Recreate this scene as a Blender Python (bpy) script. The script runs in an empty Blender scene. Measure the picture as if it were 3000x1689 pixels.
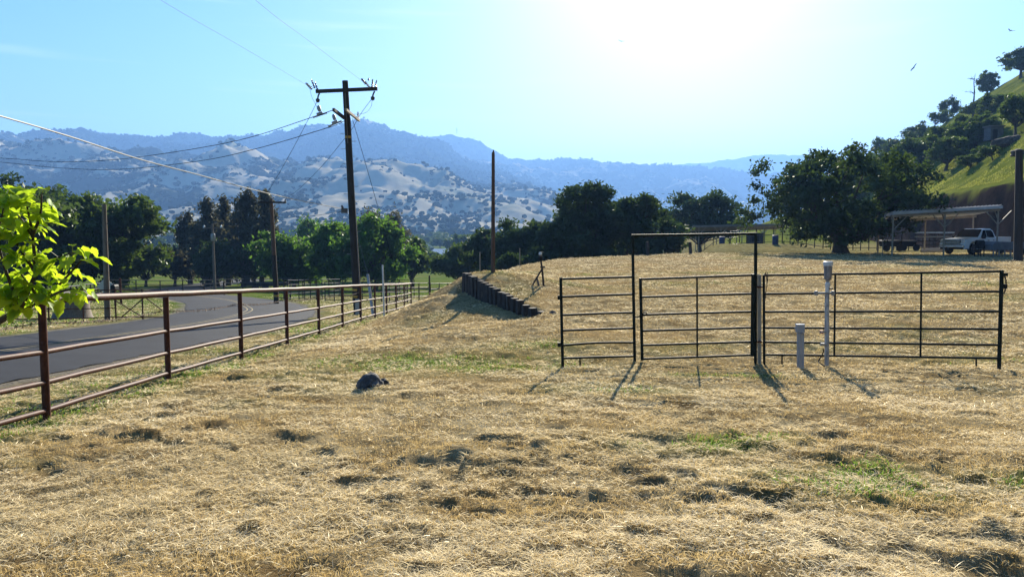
import bpy, math, random
import numpy as np
from mathutils import Vector, Matrix
PI = math.pi
random.seed(11)
rng = np.random.default_rng(11)
scene = bpy.context.scene
COL = scene.collection

# ------------------------------------------------------------------ camera model
F = 2224.0
TH = math.radians(4.2)
CAMH = 1.65
ST, CT = math.sin(TH), math.cos(TH)

def ray(u, v):
    a = (u - 1500.0) / F
    b = (844.5 - v) / F
    return a, CT + b * ST, -ST + b * CT

def at(u, v, d):
    x, y, z = ray(u, v)
    s = d / y
    return Vector((x * s, d, CAMH + z * s))

def xat(u, d):
    return (u - 1500.0) / F * d

# ------------------------------------------------------------------ noise (vectorised value noise)
def _h(ix, iy, s):
    k = np.sin(ix * 127.1 + iy * 311.7 + s * 74.7) * 43758.5453
    return k - np.floor(k)

def vnoise(x, y, s=0):
    x = np.asarray(x, float); y = np.asarray(y, float)
    ix = np.floor(x); iy = np.floor(y)
    fx = x - ix; fy = y - iy
    fx = fx * fx * (3 - 2 * fx); fy = fy * fy * (3 - 2 * fy)
    a = _h(ix, iy, s); b = _h(ix + 1, iy, s); c = _h(ix, iy + 1, s); d = _h(ix + 1, iy + 1, s)
    return (a + (b - a) * fx) * (1 - fy) + (c + (d - c) * fx) * fy

def fbm(x, y, o=4, s=0):
    t = 0; amp = 1; tot = 0
    for i in range(o):
        t = t + amp * vnoise(x * 2 ** i + 13.7 * i, y * 2 ** i - 7.1 * i, s + i)
        tot += amp; amp *= 0.5
    return t / tot - 0.5

def ridged(x, y, o=4, s=0):
    t = 0; amp = 1; tot = 0
    for i in range(o):
        n = vnoise(x * 2 ** i + 5.3 * i, y * 2 ** i + 3.1 * i, s + i)
        t = t + amp * (1 - np.abs(2 * n - 1)); tot += amp; amp *= 0.5
    return t / tot

def sstep(t):
    t = np.clip(t, 0, 1)
    return t * t * (3 - 2 * t)

# ------------------------------------------------------------------ terrain (metres, camera stands at x=0 y=0)
LY = [-40, 3.5, 7.94, 38, 60, 80, 100, 150, 300, 900]
LZ = [-1.6, -1.72, -2.0, -3.9, -5.1, -6.2, -7.2, -9.0, -11, -11]
PY = [-40, 2.0, 6.0, 12.5, 20, 28, 40, 65, 95, 200]
PZ = [-1.6, -1.62, -1.82, -2.2, -2.08, -1.9, -1.72, -1.62, -1.72, -1.9]
XBY = [-40, 12, 17, 20.0, 24.5, 27, 31, 40, 50, 60, 70, 90, 200]
XBX = [-2.5, -2.5, -.5, .82, -1.47, -2.5, -2.5, -1.5, 1, 10, 15, 22, 40]
WY = [-40, 12, 17, 19.7, 24.7, 27, 31, 60, 70]
WW = [6, 6, 3, .45, .45, 2.6, 4, 5, 8]
MY = [15.0, 20.0, 24.5, 28, 31, 40]
ROAD = [(-10.45, -30), (-10.45, -10), (-10.45, 5), (-10.45, 20), (-10.9, 28), (-12.4, 35.5), (-14.6, 41.5),
        (-19, 51), (-27, 64), (-34, 77), (-40, 92), (-45, 115), (-48, 140)]

def spline(pts, n=12):
    P = [Vector((p[0], p[1], p[2] if len(p) > 2 else 0)) for p in pts]
    P = [P[0] * 2 - P[1]] + P + [P[-1] * 2 - P[-2]]
    out = []
    for i in range(1, len(P) - 2):
        a, b, c, d = P[i - 1], P[i], P[i + 1], P[i + 2]
        for k in range(n):
            t = k / n
            out.append(0.5 * ((2 * b) + (c - a) * t + (2 * a - 5 * b + 4 * c - d) * t * t + (3 * b - a - 3 * c + d) * t ** 3))
    out.append(P[-2])
    return out
ROADC = spline(ROAD, 10)
_rc = np.array([(p.x, p.y) for p in ROADC])

def road_dist(x, y):
    x = np.asarray(x, float); y = np.asarray(y, float)
    best = np.full(x.shape, 1e9)
    for (ax, ay), (bx, by) in zip(_rc[:-1], _rc[1:]):
        dx, dy = bx - ax, by - ay
        t = np.clip(((x - ax) * dx + (y - ay) * dy) / (dx * dx + dy * dy), 0, 1)
        best = np.minimum(best, np.hypot(x - ax - t * dx, y - ay - t * dy))
    return best

def terrain(x, y):
    x = np.asarray(x, float); y = np.asarray(y, float)
    L = np.interp(y, LY, LZ)
    P = np.interp(y, PY, PZ)
    P = P + 0.62 * np.exp(-(((x + 0.7) / 2.6) ** 2 + ((y - 25.8) / 3.2) ** 2))
    # low berm with a ditch in front, far side of the hay field
    bm = sstep((x - 13) / 4) * (1 - sstep((x - 27) / 4))
    P = P + bm * (0.55 * np.exp(-((y - 76) / 5.0) ** 2) - 0.45 * np.exp(-((y - 66) / 2.2) ** 2))
    xb = np.interp(y, XBY, XBX); w = np.interp(y, WY, WW)
    M = np.where(y < 15.0, P, np.where(y > 40, L, np.interp(y, MY, [-2.165, -2.30, -1.98, -2.55, -2.95, -3.97])))
    B = L + (M - L) * sstep((x + 5.4) / np.maximum(xb + 5.1, .5))
    g = B + (P - B) * sstep((x - xb) / w + 0.5)
    # green hill on the right with a cut bank at its foot
    yy = np.maximum(y, 1.0); t = x / yy
    q = x - .262 * y
    zh = np.where(q < 27.5, -1.7 + 6.2 * sstep((q - 25.6 - fbm(y * .25, x * .1, 3, 44) * .8) / 1.9), .66 * (q - 20.7))
    zh = zh - 1.4 * np.exp(-((yy - 108) / 7.0) ** 2) * sstep((q - 29) / 6)  # shallow dip added across the slope to give it shading
    zh = zh + fbm(x * .035, y * .035, 4, 40) * 5 * sstep((q - 28) / 12) + fbm(x * .25, y * .25, 3, 41) * 1.0 * sstep((q - 27.5) / 2)
    zl = .36 * np.maximum(t - .275, 0) * yy * sstep((yy - 105) / 70) - 1.72
    zh = np.maximum(zh, zl)
    zh = np.where(yy > 250, zh - (yy - 250) * .55, zh)
    hm = sstep((q - 24.2) / .3)
    hl = sstep((yy - 105) / 10) * sstep((t - .26) / .03)
    g = g + (np.maximum(zh, g) - g) * np.maximum(hm, hl)
    # valley floor swells
    g = g + fbm(x * .006, y * .006, 3, 3) * 9 * sstep((y - 160) / 300) * (1 - sstep((t - .2) / .1))
    return g + CAMH

def micro(x, y):
    r = np.hypot(x, y)
    fade = 1 / (1 + (r / 45) ** 2)
    n = fbm(x * 1.3, y * 1.3, 3, 21) * .05 + fbm(x * 4.5, y * 4.5, 3, 22) * .06 + fbm(x * 13, y * 13, 2, 23) * .03
    thin = .055 * (1 - sstep((x + 1.5) / 3.5)) + .02 * sstep((y - 8) / 4)
    hole = np.clip(vnoise(x * 4.6, y * 6.0, 24) * (.55 + .6 * vnoise(x * .9, y * .9, 27)) - .57 - thin, 0, .16) * .34
    lump = np.clip(vnoise(x * 3.9 + 50, y * 4.6, 25) * (.5 + .7 * vnoise(x * .8, y * .8, 28)) - .57 - thin, 0, .16) * .32
    calm = 1 - .6 * np.exp(-((x - 3.0) / 4.5) ** 4 - ((y - 10.2) / 2.8) ** 4)
    m = (n - hole + lump) * fade * calm * (.55 + .45 * sstep((r - 4.0) / 1.2))
    d = road_dist(x, y) if np.ndim(x) else road_dist(np.array([x]), np.array([y]))[0]
    k = sstep((d - 3.0) / 1.4)
    return m * k - .07 * (1 - sstep((d - 2.75) / .25))

def ground(x, y):
    return terrain(x, y) + micro(x, y)

def gz(x, y):
    return float(ground(np.array([x]), np.array([y]))[0])

def hit(u, v, y0=60, y1=400):
    rx, ry, rz = ray(u, v)
    ys = np.linspace(y0, y1, 1500)
    s = ys / ry
    g = terrain(rx * s, ys)
    k = np.nonzero(CAMH + rz * s < g)[0]
    i = k[0] if len(k) else np.argmin(CAMH + rz * s - g)
    return float(rx * s[i]), float(ys[i]), float(g[i])

# ------------------------------------------------------------------ mesh builder
class MB:
    def __init__(self):
        self.v = []; self.f = []
    def add(self, vs, fs):
        n = len(self.v)
        self.v += [tuple(p) for p in vs]
        self.f += [tuple(i + n for i in q) for q in fs]
        return self
    def path(self, pts, rad, n=8, cap=True):
        pts = [Vector(p) for p in pts]
        if not hasattr(rad, '__len__'): rad = [rad] * len(pts)
        vs = []; fs = []
        prev = None
        for i, p in enumerate(pts):
            t = (pts[min(i + 1, len(pts) - 1)] - pts[max(i - 1, 0)]).normalized()
            if prev is None:
                a = t.orthogonal().normalized()
            else:
                a = prev - t * prev.dot(t)
                a = a.normalized() if a.length > 1e-6 else t.orthogonal().normalized()
            prev = a
            b = t.cross(a)
            for k in range(n):
                w = 2 * PI * k / n
                vs.append(p + (a * math.cos(w) + b * math.sin(w)) * rad[i])
        for i in range(len(pts) - 1):
            for k in range(n):
                q = (k + 1) % n
                fs.append((i * n + k, i * n + q, (i + 1) * n + q, (i + 1) * n + k))
        if cap:
            fs.append(tuple(reversed(range(n))))
            fs.append(tuple(range((len(pts) - 1) * n, len(pts) * n)))
        return self.add(vs, fs)
    def tube(self, a, b, r0, r1=None, n=8):
        return self.path([a, b], [r0, r0 if r1 is None else r1], n)
    def box(self, c, s, rz=0.0, M=None):
        vs = []
        for x in (-.5, .5):
            for y in (-.5, .5):
                for z in (-.5, .5):
                    p = Vector((x * s[0], y * s[1], z * s[2]))
                    if M is not None: p = M @ p
                    elif rz: p = Matrix.Rotation(rz, 3, 'Z') @ p
                    vs.append(p + Vector(c))
        return self.add(vs, [(0, 1, 3, 2), (4, 6, 7, 5), (0, 4, 5, 1), (2, 3, 7, 6), (0, 2, 6, 4), (1, 5, 7, 3)])
    def beam(self, a, b, w, h):
        a = Vector(a); b = Vector(b); d = b - a
        M = d.to_track_quat('X', 'Z').to_matrix()
        return self.box((a + b) / 2, (d.length, w, h), M=M)
    def lathe(self, c, prof, n=12, M=None):
        vs = []; fs = []
        for r, z in prof:
            for k in range(n):
                w = 2 * PI * k / n
                p = Vector((r * math.cos(w), r * math.sin(w), z))
                if M is not None: p = M @ p
                vs.append(p + Vector(c))
        for i in range(len(prof) - 1):
            for k in range(n):
                q = (k + 1) % n
                fs.append((i * n + k, i * n + q, (i + 1) * n + q, (i + 1) * n + k))
        fs.append(tuple(reversed(range(n)))); fs.append(tuple(range((len(prof) - 1) * n, len(prof) * n)))
        return self.add(vs, fs)
    def prism(self, prof, y0, y1):
        """side outline in x,z pushed out from y0 to y1"""
        n = len(prof)
        vs = [Vector((x, y0, z)) for x, z in prof] + [Vector((x, y1, z)) for x, z in prof]
        fs = [tuple(range(n)), tuple(reversed(range(n, 2 * n)))]
        fs += [(k, n + k, n + (k + 1) % n, (k + 1) % n) for k in range(n)]
        return self.add(vs, fs)
    def xform(self, M):
        self.v = [tuple(M @ Vector(p)) for p in self.v]
        return self
    def build(self, name, mat, parent=None, loc=(0, 0, 0), smooth=True, bevel=0):
        root = parent
        off = Vector(loc)
        if parent is not None:
            while root.parent is not None: root = root.parent
            off = Vector(root['_o']) if '_o' in root else Vector((0, 0, 0))
        me = bpy.data.meshes.new(name)
        me.from_pydata([tuple(Vector(p) - off) for p in self.v], [], self.f)
        me.validate()
        if smooth:
            me.polygons.foreach_set('use_smooth', [True] * len(me.polygons))
            try: me.set_sharp_from_angle(angle=math.radians(42))
            except Exception: pass
        me.materials.append(mat)
        o = bpy.data.objects.new(name, me)
        COL.objects.link(o)
        if parent is not None: o.parent = parent
        else: o.location = off
        if bevel:
            m = o.modifiers.new('bevel', 'BEVEL'); m.width = bevel; m.segments = 2; m.limit_method = 'ANGLE'
        return o

def np_mesh(name, verts, faces, mat, parent=None, attrs=None, smooth=False, loc=None):
    """verts (N,3), faces (M,k) arrays"""
    me = bpy.data.meshes.new(name)
    verts = np.asarray(verts, np.float32); faces = np.asarray(faces, np.int32)
    m, k = faces.shape
    me.vertices.add(len(verts)); me.vertices.foreach_set('co', verts.ravel())
    me.loops.add(m * k); me.loops.foreach_set('vertex_index', faces.ravel())
    me.polygons.add(m)
    me.polygons.foreach_set('loop_start', np.arange(0, m * k, k, dtype=np.int32))
    me.polygons.foreach_set('loop_total', np.full(m, k, np.int32))
    if smooth: me.polygons.foreach_set('use_smooth', np.ones(m, bool))
    for nm, arr in (attrs or {}).items():
        at_ = me.attributes.new(nm, 'FLOAT', 'POINT')
        at_.data.foreach_set('value', np.asarray(arr, np.float32))
    me.update(calc_edges=True)
    me.materials.append(mat)
    o = bpy.data.objects.new(name, me); COL.objects.link(o)
    if parent is not None: o.parent = parent
    if loc is not None: o.location = loc
    return o

def tag(o, label=None, cat=None, group=None, kind=None):
    if label: o['label'] = label
    if cat: o['category'] = cat
    if group: o['group'] = group
    if kind: o['kind'] = kind
    return o

def thing(name, label, cat, loc=(0, 0, 0), group=None):
    o = bpy.data.objects.new(name, None); COL.objects.link(o)
    o.location = loc; o.empty_display_size = .2
    o['_o'] = tuple(loc)
    return tag(o, label, cat, group)

def copy_tree(o, parent=None):
    c = o.copy(); COL.objects.link(c)
    if parent is not None: c.parent = parent
    for ch in list(o.children): copy_tree(ch, c)
    return c

# ------------------------------------------------------------------ materials
def nmat(name):
    m = bpy.data.materials.new(name); m.use_nodes = True
    nt = m.node_tree; nt.nodes.clear()
    out = nt.nodes.new('ShaderNodeOutputMaterial')
    return m, nt, out

def N(nt, typ, **kw):
    n = nt.nodes.new(typ)
    for k, v in kw.items():
        if k.startswith('i_'): n.inputs[k[2:].replace('_', ' ')].default_value = v
        else: setattr(n, k, v)
    return n

def ramp(nt, fac, stops):
    r = nt.nodes.new('ShaderNodeValToRGB')
    cr = r.color_ramp
    while len(cr.elements) < len(stops): cr.elements.new(.5)
    for e, (p, c) in zip(cr.elements, stops):
        e.position = p; e.color = (*c, 1)
    nt.links.new(fac, r.inputs['Fac'])
    return r.outputs['Color']

def mixc(nt, fac, a, b, mode='MIX'):
    m = nt.nodes.new('ShaderNodeMix'); m.data_type = 'RGBA'; m.blend_type = mode
    for s, val in ((m.inputs[0], fac), (m.inputs[6], a), (m.inputs[7], b)):
        if isinstance(val, (int, float)): s.default_value = val
        elif isinstance(val, tuple): s.default_value = (*val, 1)
        else: nt.links.new(val, s)
    return m.outputs[2]

def noise(nt, vec, scale, detail=4, rough=.55):
    n = N(nt, 'ShaderNodeTexNoise')
    n.inputs['Scale'].default_value = scale; n.inputs['Detail'].default_value = detail
    n.inputs['Roughness'].default_value = rough
    if vec is not None: nt.links.new(vec, n.inputs['Vector'])
    return n.outputs['Fac']

def attr(nt, name):
    a = N(nt, 'ShaderNodeAttribute', attribute_name=name)
    return a.outputs['Fac']

def pos(nt):
    return N(nt, 'ShaderNodeNewGeometry').outputs['Position']

def mul(nt, a, b, op='MULTIPLY', clamp=False):
    m = N(nt, 'ShaderNodeMath', operation=op); m.use_clamp = clamp
    for s, val in ((m.inputs[0], a), (m.inputs[1], b)):
        if isinstance(val, (int, float)): s.default_value = val
        else: nt.links.new(val, s)
    return m.outputs[0]

def bump(nt, h, strength, dist, bs):
    b = N(nt, 'ShaderNodeBump'); b.inputs['Strength'].default_value = strength; b.inputs['Distance'].default_value = dist
    nt.links.new(h, b.inputs['Height']); nt.links.new(b.outputs['Normal'], bs.inputs['Normal'])

def solid(name, c, rough=.6, metal=0.0, var=.25, scale=6, c2=None, spec=.5, bmp=.15, stretch=None):
    """paint / wood / metal with patchy wear: two colours mixed by object-space noise"""
    m, nt, out = nmat(name)
    b = N(nt, 'ShaderNodeBsdfPrincipled')
    tc = N(nt, 'ShaderNodeTexCoord').outputs['Object']
    if stretch:
        mp = N(nt, 'ShaderNodeMapping'); mp.inputs['Scale'].default_value = stretch
        nt.links.new(tc, mp.inputs['Vector']); tc = mp.outputs['Vector']
    f = noise(nt, tc, scale, 6, .65)
    lo = tuple(x * (1 - var) for x in c); hi = c2 or tuple(min(1, x * (1 + var)) for x in c)
    col = ramp(nt, f, [(.3, lo), (.52, c), (.72, hi)])
    nt.links.new(col, b.inputs['Base Color'])
    b.inputs['Roughness'].default_value = rough; b.inputs['Metallic'].default_value = metal
    b.inputs['Specular IOR Level'].default_value = spec
    if bmp: bump(nt, noise(nt, tc, scale * 6, 4), bmp, .01, b)
    nt.links.new(b.outputs[0], out.inputs['Surface'])
    return m

def leafmat(name, dark, light, trans, tfac=.4, nscale=.5, gloss=.06):
    m, nt, out = nmat(name)
    f = noise(nt, pos(nt), nscale, 3)
    f = mul(nt, f, mul(nt, attr(nt, 'tint'), .55), 'ADD')
    col = ramp(nt, f, [(.45, dark), (.95, light)])
    d = N(nt, 'ShaderNodeBsdfDiffuse'); nt.links.new(col, d.inputs['Color'])
    t = N(nt, 'ShaderNodeBsdfTranslucent')
    nt.links.new(mixc(nt, .75, col, trans), t.inputs['Color'])
    mx = N(nt, 'ShaderNodeMixShader'); mx.inputs[0].default_value = tfac
    nt.links.new(d.outputs[0], mx.inputs[1]); nt.links.new(t.outputs[0], mx.inputs[2])
    g = N(nt, 'ShaderNodeBsdfGlossy'); g.inputs['Roughness'].default_value = .45
    g.inputs['Color'].default_value = (.8, .85, .8, 1)
    m2 = N(nt, 'ShaderNodeMixShader'); m2.inputs[0].default_value = gloss * .55
    nt.links.new(mx.outputs[0], m2.inputs[1]); nt.links.new(g.outputs[0], m2.inputs[2])
    nt.links.new(m2.outputs[0], out.inputs['Surface'])
    return m

MT = {}
MT['rust'] = solid('rusty_pipe', (.075, .024, .015), .6, 0, .4, 9, (.125, .05, .032), spec=.22)
MT['green_pipe'] = solid('dark_green_pipe', (.010, .017, .014), .6, 0, .3, 14, (.035, .028, .022), spec=.12)
MT['dark_pipe'] = solid('dark_corral_pipe', (.03, .024, .02), .5, 0, .35, 6)
MT['pole_dark'] = solid('creosote_pole', (.022, .014, .010), .75, 0, .4, 5, (.05, .032, .022), stretch=(8, 8, .7))
MT['pole_brown'] = solid('brown_pole', (.10, .052, .032), .8, 0, .4, 5, (.17, .10, .065), stretch=(8, 8, .7))
MT['pole_grey'] = solid('weathered_pole', (.16, .125, .10), .85, 0, .35, 5, (.26, .21, .17), stretch=(8, 8, .7))
MT['timber'] = solid('railway_tie', (.034, .025, .021), .85, 0, .6, 5, (.10, .075, .058), stretch=(6, 6, 1))
MT['wood_pale'] = solid('pale_wood', (.30, .26, .21), .8, 0, .35, 6, (.42, .37, .31), stretch=(10, 10, .8))
MT['bark'] = solid('oak_bark', (.055, .042, .032), .9, 0, .45, 4, (.10, .08, .065), bmp=.6)
MT['bark_pale'] = solid('dead_bark', (.20, .17, .145), .9, 0, .35, 4)
MT['wire'] = solid('aluminium_wire', (.15, .15, .16), .7, 0, .1, 20, bmp=0, spec=.05)
MT['wire_bright'] = solid('bright_service_cable', (.50, .50, .50), .6, 0, .1, 20, bmp=0, spec=.1)
MT['wire_dark'] = solid('dark_wire', (.03, .035, .045), .9, 0, .1, 20, bmp=0, spec=.03)
MT['feather'] = solid('dark_feathers', (.014, .012, .012), 1, 0, .2, 10, spec=0, bmp=0)
MT['carport_roof'] = solid('pale_sheet_roof', (.42, .42, .44), .7, 0, .15, 3, spec=.2)
MT['grey_metal'] = solid('galvanised_steel', (.30, .31, .33), .4, .5, .15, 10)
MT['grey_plastic'] = solid('grey_plastic', (.30, .31, .34), .5, 0, .12, 10)
MT['white_pvc'] = solid('white_pvc', (.62, .62, .62), .45, 0, .25, 8, (.75, .75, .74))
MT['old_pvc'] = solid('stained_white_pipe', (.36, .35, .35), .6, 0, .6, 22, (.60, .59, .58), stretch=(1, 1, .35))
MT['hopper'] = solid('grimy_hopper_plastic', (.20, .19, .20), .5, 0, .5, 30, (.42, .41, .41), stretch=(1, 1, .2))
MT['black'] = solid('black_rubber', (.012, .012, .013), .6, 0, .2, 10, spec=.15)
MT['red'] = solid('red_tap', (.35, .05, .04), .5)
MT['rock'] = solid('grey_rock', (.055, .056, .062), .9, 0, .5, 7, (.17, .165, .16), bmp=1.0)
MT['porcelain'] = solid('insulator_glaze', (.045, .035, .045), .3, 0, .2, 10)
MT['ins_white'] = solid('pale_insulator', (.45, .44, .45), .35, 0, .2, 10)
MT['roof'] = solid('galvanised_roof', (.20, .185, .18), .8, 0, .2, 3, spec=.15)
MT['rock_brown'] = solid('brown_rock', (.07, .05, .04), .95, 0, .5, 3, (.14, .10, .08), bmp=.8)
MT['beam'] = solid('painted_steel_frame', (.27, .23, .19), .6, 0, .25, 4)
MT['truck'] = solid('white_truck_paint', (.85, .85, .86), .25, 0, .05, 3, bmp=0)
MT['glass'] = solid('dark_window_glass', (.008, .01, .012), .08, 0, .1, 3, bmp=0)
MT['chrome'] = solid('chrome', (.5, .55, .62), .2, .9, .1, 5, bmp=0)
MT['blue'] = solid('blue_plastic_barrel', (.01, .03, .12), .55)
MT['sign'] = solid('bare_sign_back', (.42, .42, .42), .5, .3, .1, 4)
MT['tarp'] = solid('grey_tarp', (.10, .11, .13), .6, 0, .3, 3)
MT['shed'] = solid('weathered_shed', (.10, .10, .115), .8, 0, .3, 2)
MT['yellow'] = solid('yellow_band', (.45, .26, .03), .6)
MT['oak'] = leafmat('oak_leaves', (.012, .022, .006), (.045, .075, .016), (.12, .19, .025), .36, .45)
MT['oak_dusk'] = leafmat('dark_oak_leaves', (.010, .018, .007), (.034, .055, .014), (.07, .12, .02), .30, .45)
MT['fresh'] = leafmat('fresh_green_leaves', (.014, .032, .006), (.055, .12, .018), (.15, .30, .03), .42, .4)
MT['euca'] = leafmat('eucalyptus_leaves', (.022, .024, .015), (.075, .075, .045), (.13, .12, .05), .3, .5)
MT['sapling'] = leafmat('mulberry_leaves', (.06, .14, .010), (.17, .30, .02), (.60, .78, .03), .66, 14, .05)
# ------------------------------------------------------------------ ground sheet
def build_ground():
    az = np.concatenate([np.radians(np.arange(-46, 46.01, .19)), np.radians(np.arange(50, 311, 5.0))])
    r = [.7]
    while r[-1] < 250: r.append(r[-1] * 1.009)
    while r[-1] < 12000: r.append(r[-1] * 1.06)
    r = np.array(r)
    A, Rr = np.meshgrid(az, r)
    x = Rr * np.sin(A); y = Rr * np.cos(A)
    z = ground(x, y)
    z = np.where(Rr > 900, np.minimum(z, CAMH - 11), z)
    nr, na = x.shape
    V = np.stack([x, y, z], -1).reshape(-1, 3)
    i = np.arange(nr - 1)[:, None] * na; j = np.arange(na)[None, :]; j2 = (j + 1) % na
    Fq = np.stack([i + j, i + j2, i + na + j2, i + na + j], -1).reshape(-1, 4)[:, ::-1]
    # centre patch as degenerate-free fan of quads is not needed: close the tiny hole with a vertex ring
    X, Y = V[:, 0], V[:, 1]
    d = road_dist(X, Y)
    g = green_amount(X, Y)
    t = X / np.maximum(Y, 1)
    zz = V[:, 2]
    qq = X - .262 * Y + fbm(X * .5, Y * .3, 3, 8) * 1.3
    bank = sstep((qq - 24.3) / .4) * (1 - sstep((qq - 27.2) / .5))
    gravel = (1 - sstep((d - 3.1 - fbm(X * .8, Y * .8, 3, 9) * 1.2) / .5))
    ob = np_mesh('ground', V, Fq, ground_mat(), attrs={'green': g, 'earth': bank, 'gravel': gravel,
                 'hill': np.maximum(sstep((qq - 26.5) / .8), sstep((Y - 105) / 15) * sstep((t - .26) / .03)), 'road_d': d}, smooth=True)
    tag(ob, kind='structure')
    return ob

def green_amount(X, Y):
    g = np.clip(fbm(X * .35, Y * .35, 4, 31) * 3.2 - .35, 0, 1) * .75
    # green patches in the mown grass
    for cx, cy, sx, sy, a in ((-1.3, 12.6, 2.4, 1.2, .75), (.6, 14.4, 1.2, .8, .5), (1.7, 6.6, .8, .35, .8), (2.6, 5.4, .8, .5, .8), (3.9, 5.2, .5, .3, .8),
                              (-5.0, 12, .45, 6, .8), (-5.0, 8, .6, 2.4, .75), (-5.2, 25, .5, 12, .6), (-2.2, 21.5, 1.2, 1.0, .22), (8.5, 13, 2, .5, .4), (1.3, 9.9, .9, .5, .5), (3.2, 11.2, 1.2, .3, .5)):
        g = np.maximum(g, a * np.exp(-((X - cx) / sx) ** 2 - ((Y - cy) / sy) ** 2) * (.5 + 1.3 * vnoise(X * 2.2, Y * 2.2, 33)))
    lawn = sstep((-X - 15.2) / 1.2) * sstep((Y + 5) / 5)
    lawn2 = sstep((-X - 6) / 4) * sstep((Y - 36) / 8) + sstep((Y - 58) / 10) * (1 - sstep((X / np.maximum(Y, 1) - .16) / .05))
    g = np.maximum(g, np.clip(lawn * 1.0 + lawn2 * .6, 0, .95) * (.7 + .5 * vnoise(X * .3, Y * .3, 35)))
    verge = sstep((-X - 5.4) / .5) * (1 - sstep((-X - 15.5) / 1))
    g = np.maximum(g, verge * .55 * (.3 + vnoise(X * .7, Y * .5, 36)))
    far = sstep((Y - 40) / 30) * sstep((X - 10) / 10) * .35
    return np.clip(np.maximum(g, far), 0, 1)

def ground_mat():
    m, nt, out = nmat('mown_dry_grass')
    b = N(nt, 'ShaderNodeBsdfPrincipled'); b.inputs['Roughness'].default_value = .95
    b.inputs['Specular IOR Level'].default_value = 0
    p = pos(nt)
    big = noise(nt, p, .35, 4); mid = noise(nt, p, 2.2, 6, .65); fine = noise(nt, p, 22, 5, .7)
    dry = ramp(nt, mid, [(.30, (.15, .10, .045)), (.48, (.33, .26, .14)), (.62, (.50, .41, .24)), (.8, (.60, .52, .33))])
    dry = mixc(nt, mul(nt, fine, .75), dry, (.13, .085, .04))
    rust = ramp(nt, big, [(.45, (0, 0, 0)), (.65, (.55, .55, .55))])
    dry = mixc(nt, rust, dry, (.37, .25, .11))
    grn = ramp(nt, mid, [(.3, (.05, .075, .016)), (.6, (.11, .16, .03)), (.8, (.19, .22, .05))])
    col = mixc(nt, attr(nt, 'green'), dry, grn)
    hill = ramp(nt, noise(nt, p, .12, 7, .65), [(.3, (.07, .095, .016)), (.5, (.155, .175, .032)), (.7, (.26, .25, .06))])
    hill = mixc(nt, mul(nt, noise(nt, p, 1.2, 5, .7), .6), hill, (.045, .07, .012))
    col = mixc(nt, attr(nt, 'hill'), col, hill)
    earth = ramp(nt, noise(nt, p, .7, 6, .7), [(.3, (.013, .010, .010)), (.7, (.038, .028, .024))])
    col = mixc(nt, attr(nt, 'earth'), col, earth)
    grav = ramp(nt, noise(nt, p, 9, 6, .75), [(.3, (.12, .105, .09)), (.7, (.30, .27, .23))])
    col = mixc(nt, mul(nt, attr(nt, 'gravel'), .85), col, grav)
    nt.links.new(col, b.inputs['Base Color'])
    h = mul(nt, mid, .6, 'ADD'); h = mul(nt, mul(nt, noise(nt, p, 9, 6, .7), 1.0), mul(nt, fine, .6), 'ADD')
    bump(nt, h, 1.0, .09, b)
    nt.links.new(b.outputs[0], out.inputs['Surface'])
    return m

# ------------------------------------------------------------------ road
def ribbon(name, mat, offs0, offs1, dz, i0=0, i1=None, crown=0, nx=6, jag=0):
    pts = ROADC[i0:i1]
    # resample finely
    P = []
    for a, b in zip(pts[:-1], pts[1:]):
        for k in range(6): P.append(a.lerp(b, k / 6))
    P.append(pts[-1])
    P = np.array([(p.x, p.y) for p in P])
    T = np.gradient(P, axis=0); T /= np.linalg.norm(T, axis=1)[:, None]
    Nn = np.stack([T[:, 1], -T[:, 0]], -1)
    s = np.linspace(0, 1, nx + 1)
    o = offs0 + (offs1 - offs0) * s
    OO = np.repeat(o[None], len(P), 0)
    if jag:
        ed = (fbm(np.arange(len(P)) * .9, np.zeros(len(P)), 4, 61)) * jag
        ed2 = (fbm(np.arange(len(P)) * .9, np.zeros(len(P)) + 9, 4, 62)) * jag
        OO[:, 0] += ed; OO[:, -1] += ed2
    XY = P[:, None, :] + Nn[:, None, :] * OO[:, :, None]
    z = terrain(XY[..., 0], XY[..., 1]) + dz + crown * (1 - (OO / 3.0) ** 2)
    V = np.concatenate([XY, z[..., None]], -1).reshape(-1, 3)
    n = nx + 1
    i = np.arange(len(P) - 1)[:, None] * n; j = np.arange(nx)[None]
    Fq = np.stack([i + j, i + j + 1, i + n + j + 1, i + n + j], -1).reshape(-1, 4)
    return tag(np_mesh(name, V, Fq, mat, smooth=True), kind='structure')

def asphalt():
    m, nt, out = nmat('asphalt')
    b = N(nt, 'ShaderNodeBsdfPrincipled')
    p = pos(nt)
    c = ramp(nt, noise(nt, p, 1.2, 6, .7), [(.3, (.016, .017, .021)), (.7, (.028, .030, .036))])
    c = mixc(nt, mul(nt, ramp(nt, noise(nt, p, .35, 5, .7), [(.42, (0, 0, 0)), (.6, (1, 1, 1))]), .45), c, (.042, .042, .045))
    c = mixc(nt, mul(nt, noise(nt, p, 60, 3, .8), .5), c, (.045, .046, .05))
    nt.links.new(c, b.inputs['Base Color'])
    b.inputs['Roughness'].default_value = .8
    b.inputs['Specular IOR Level'].default_value = .10
    bump(nt, noise(nt, p, 120, 3, .8), .6, .01, b)
    nt.links.new(b.outputs[0], out.inputs['Surface'])
    return m

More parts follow.
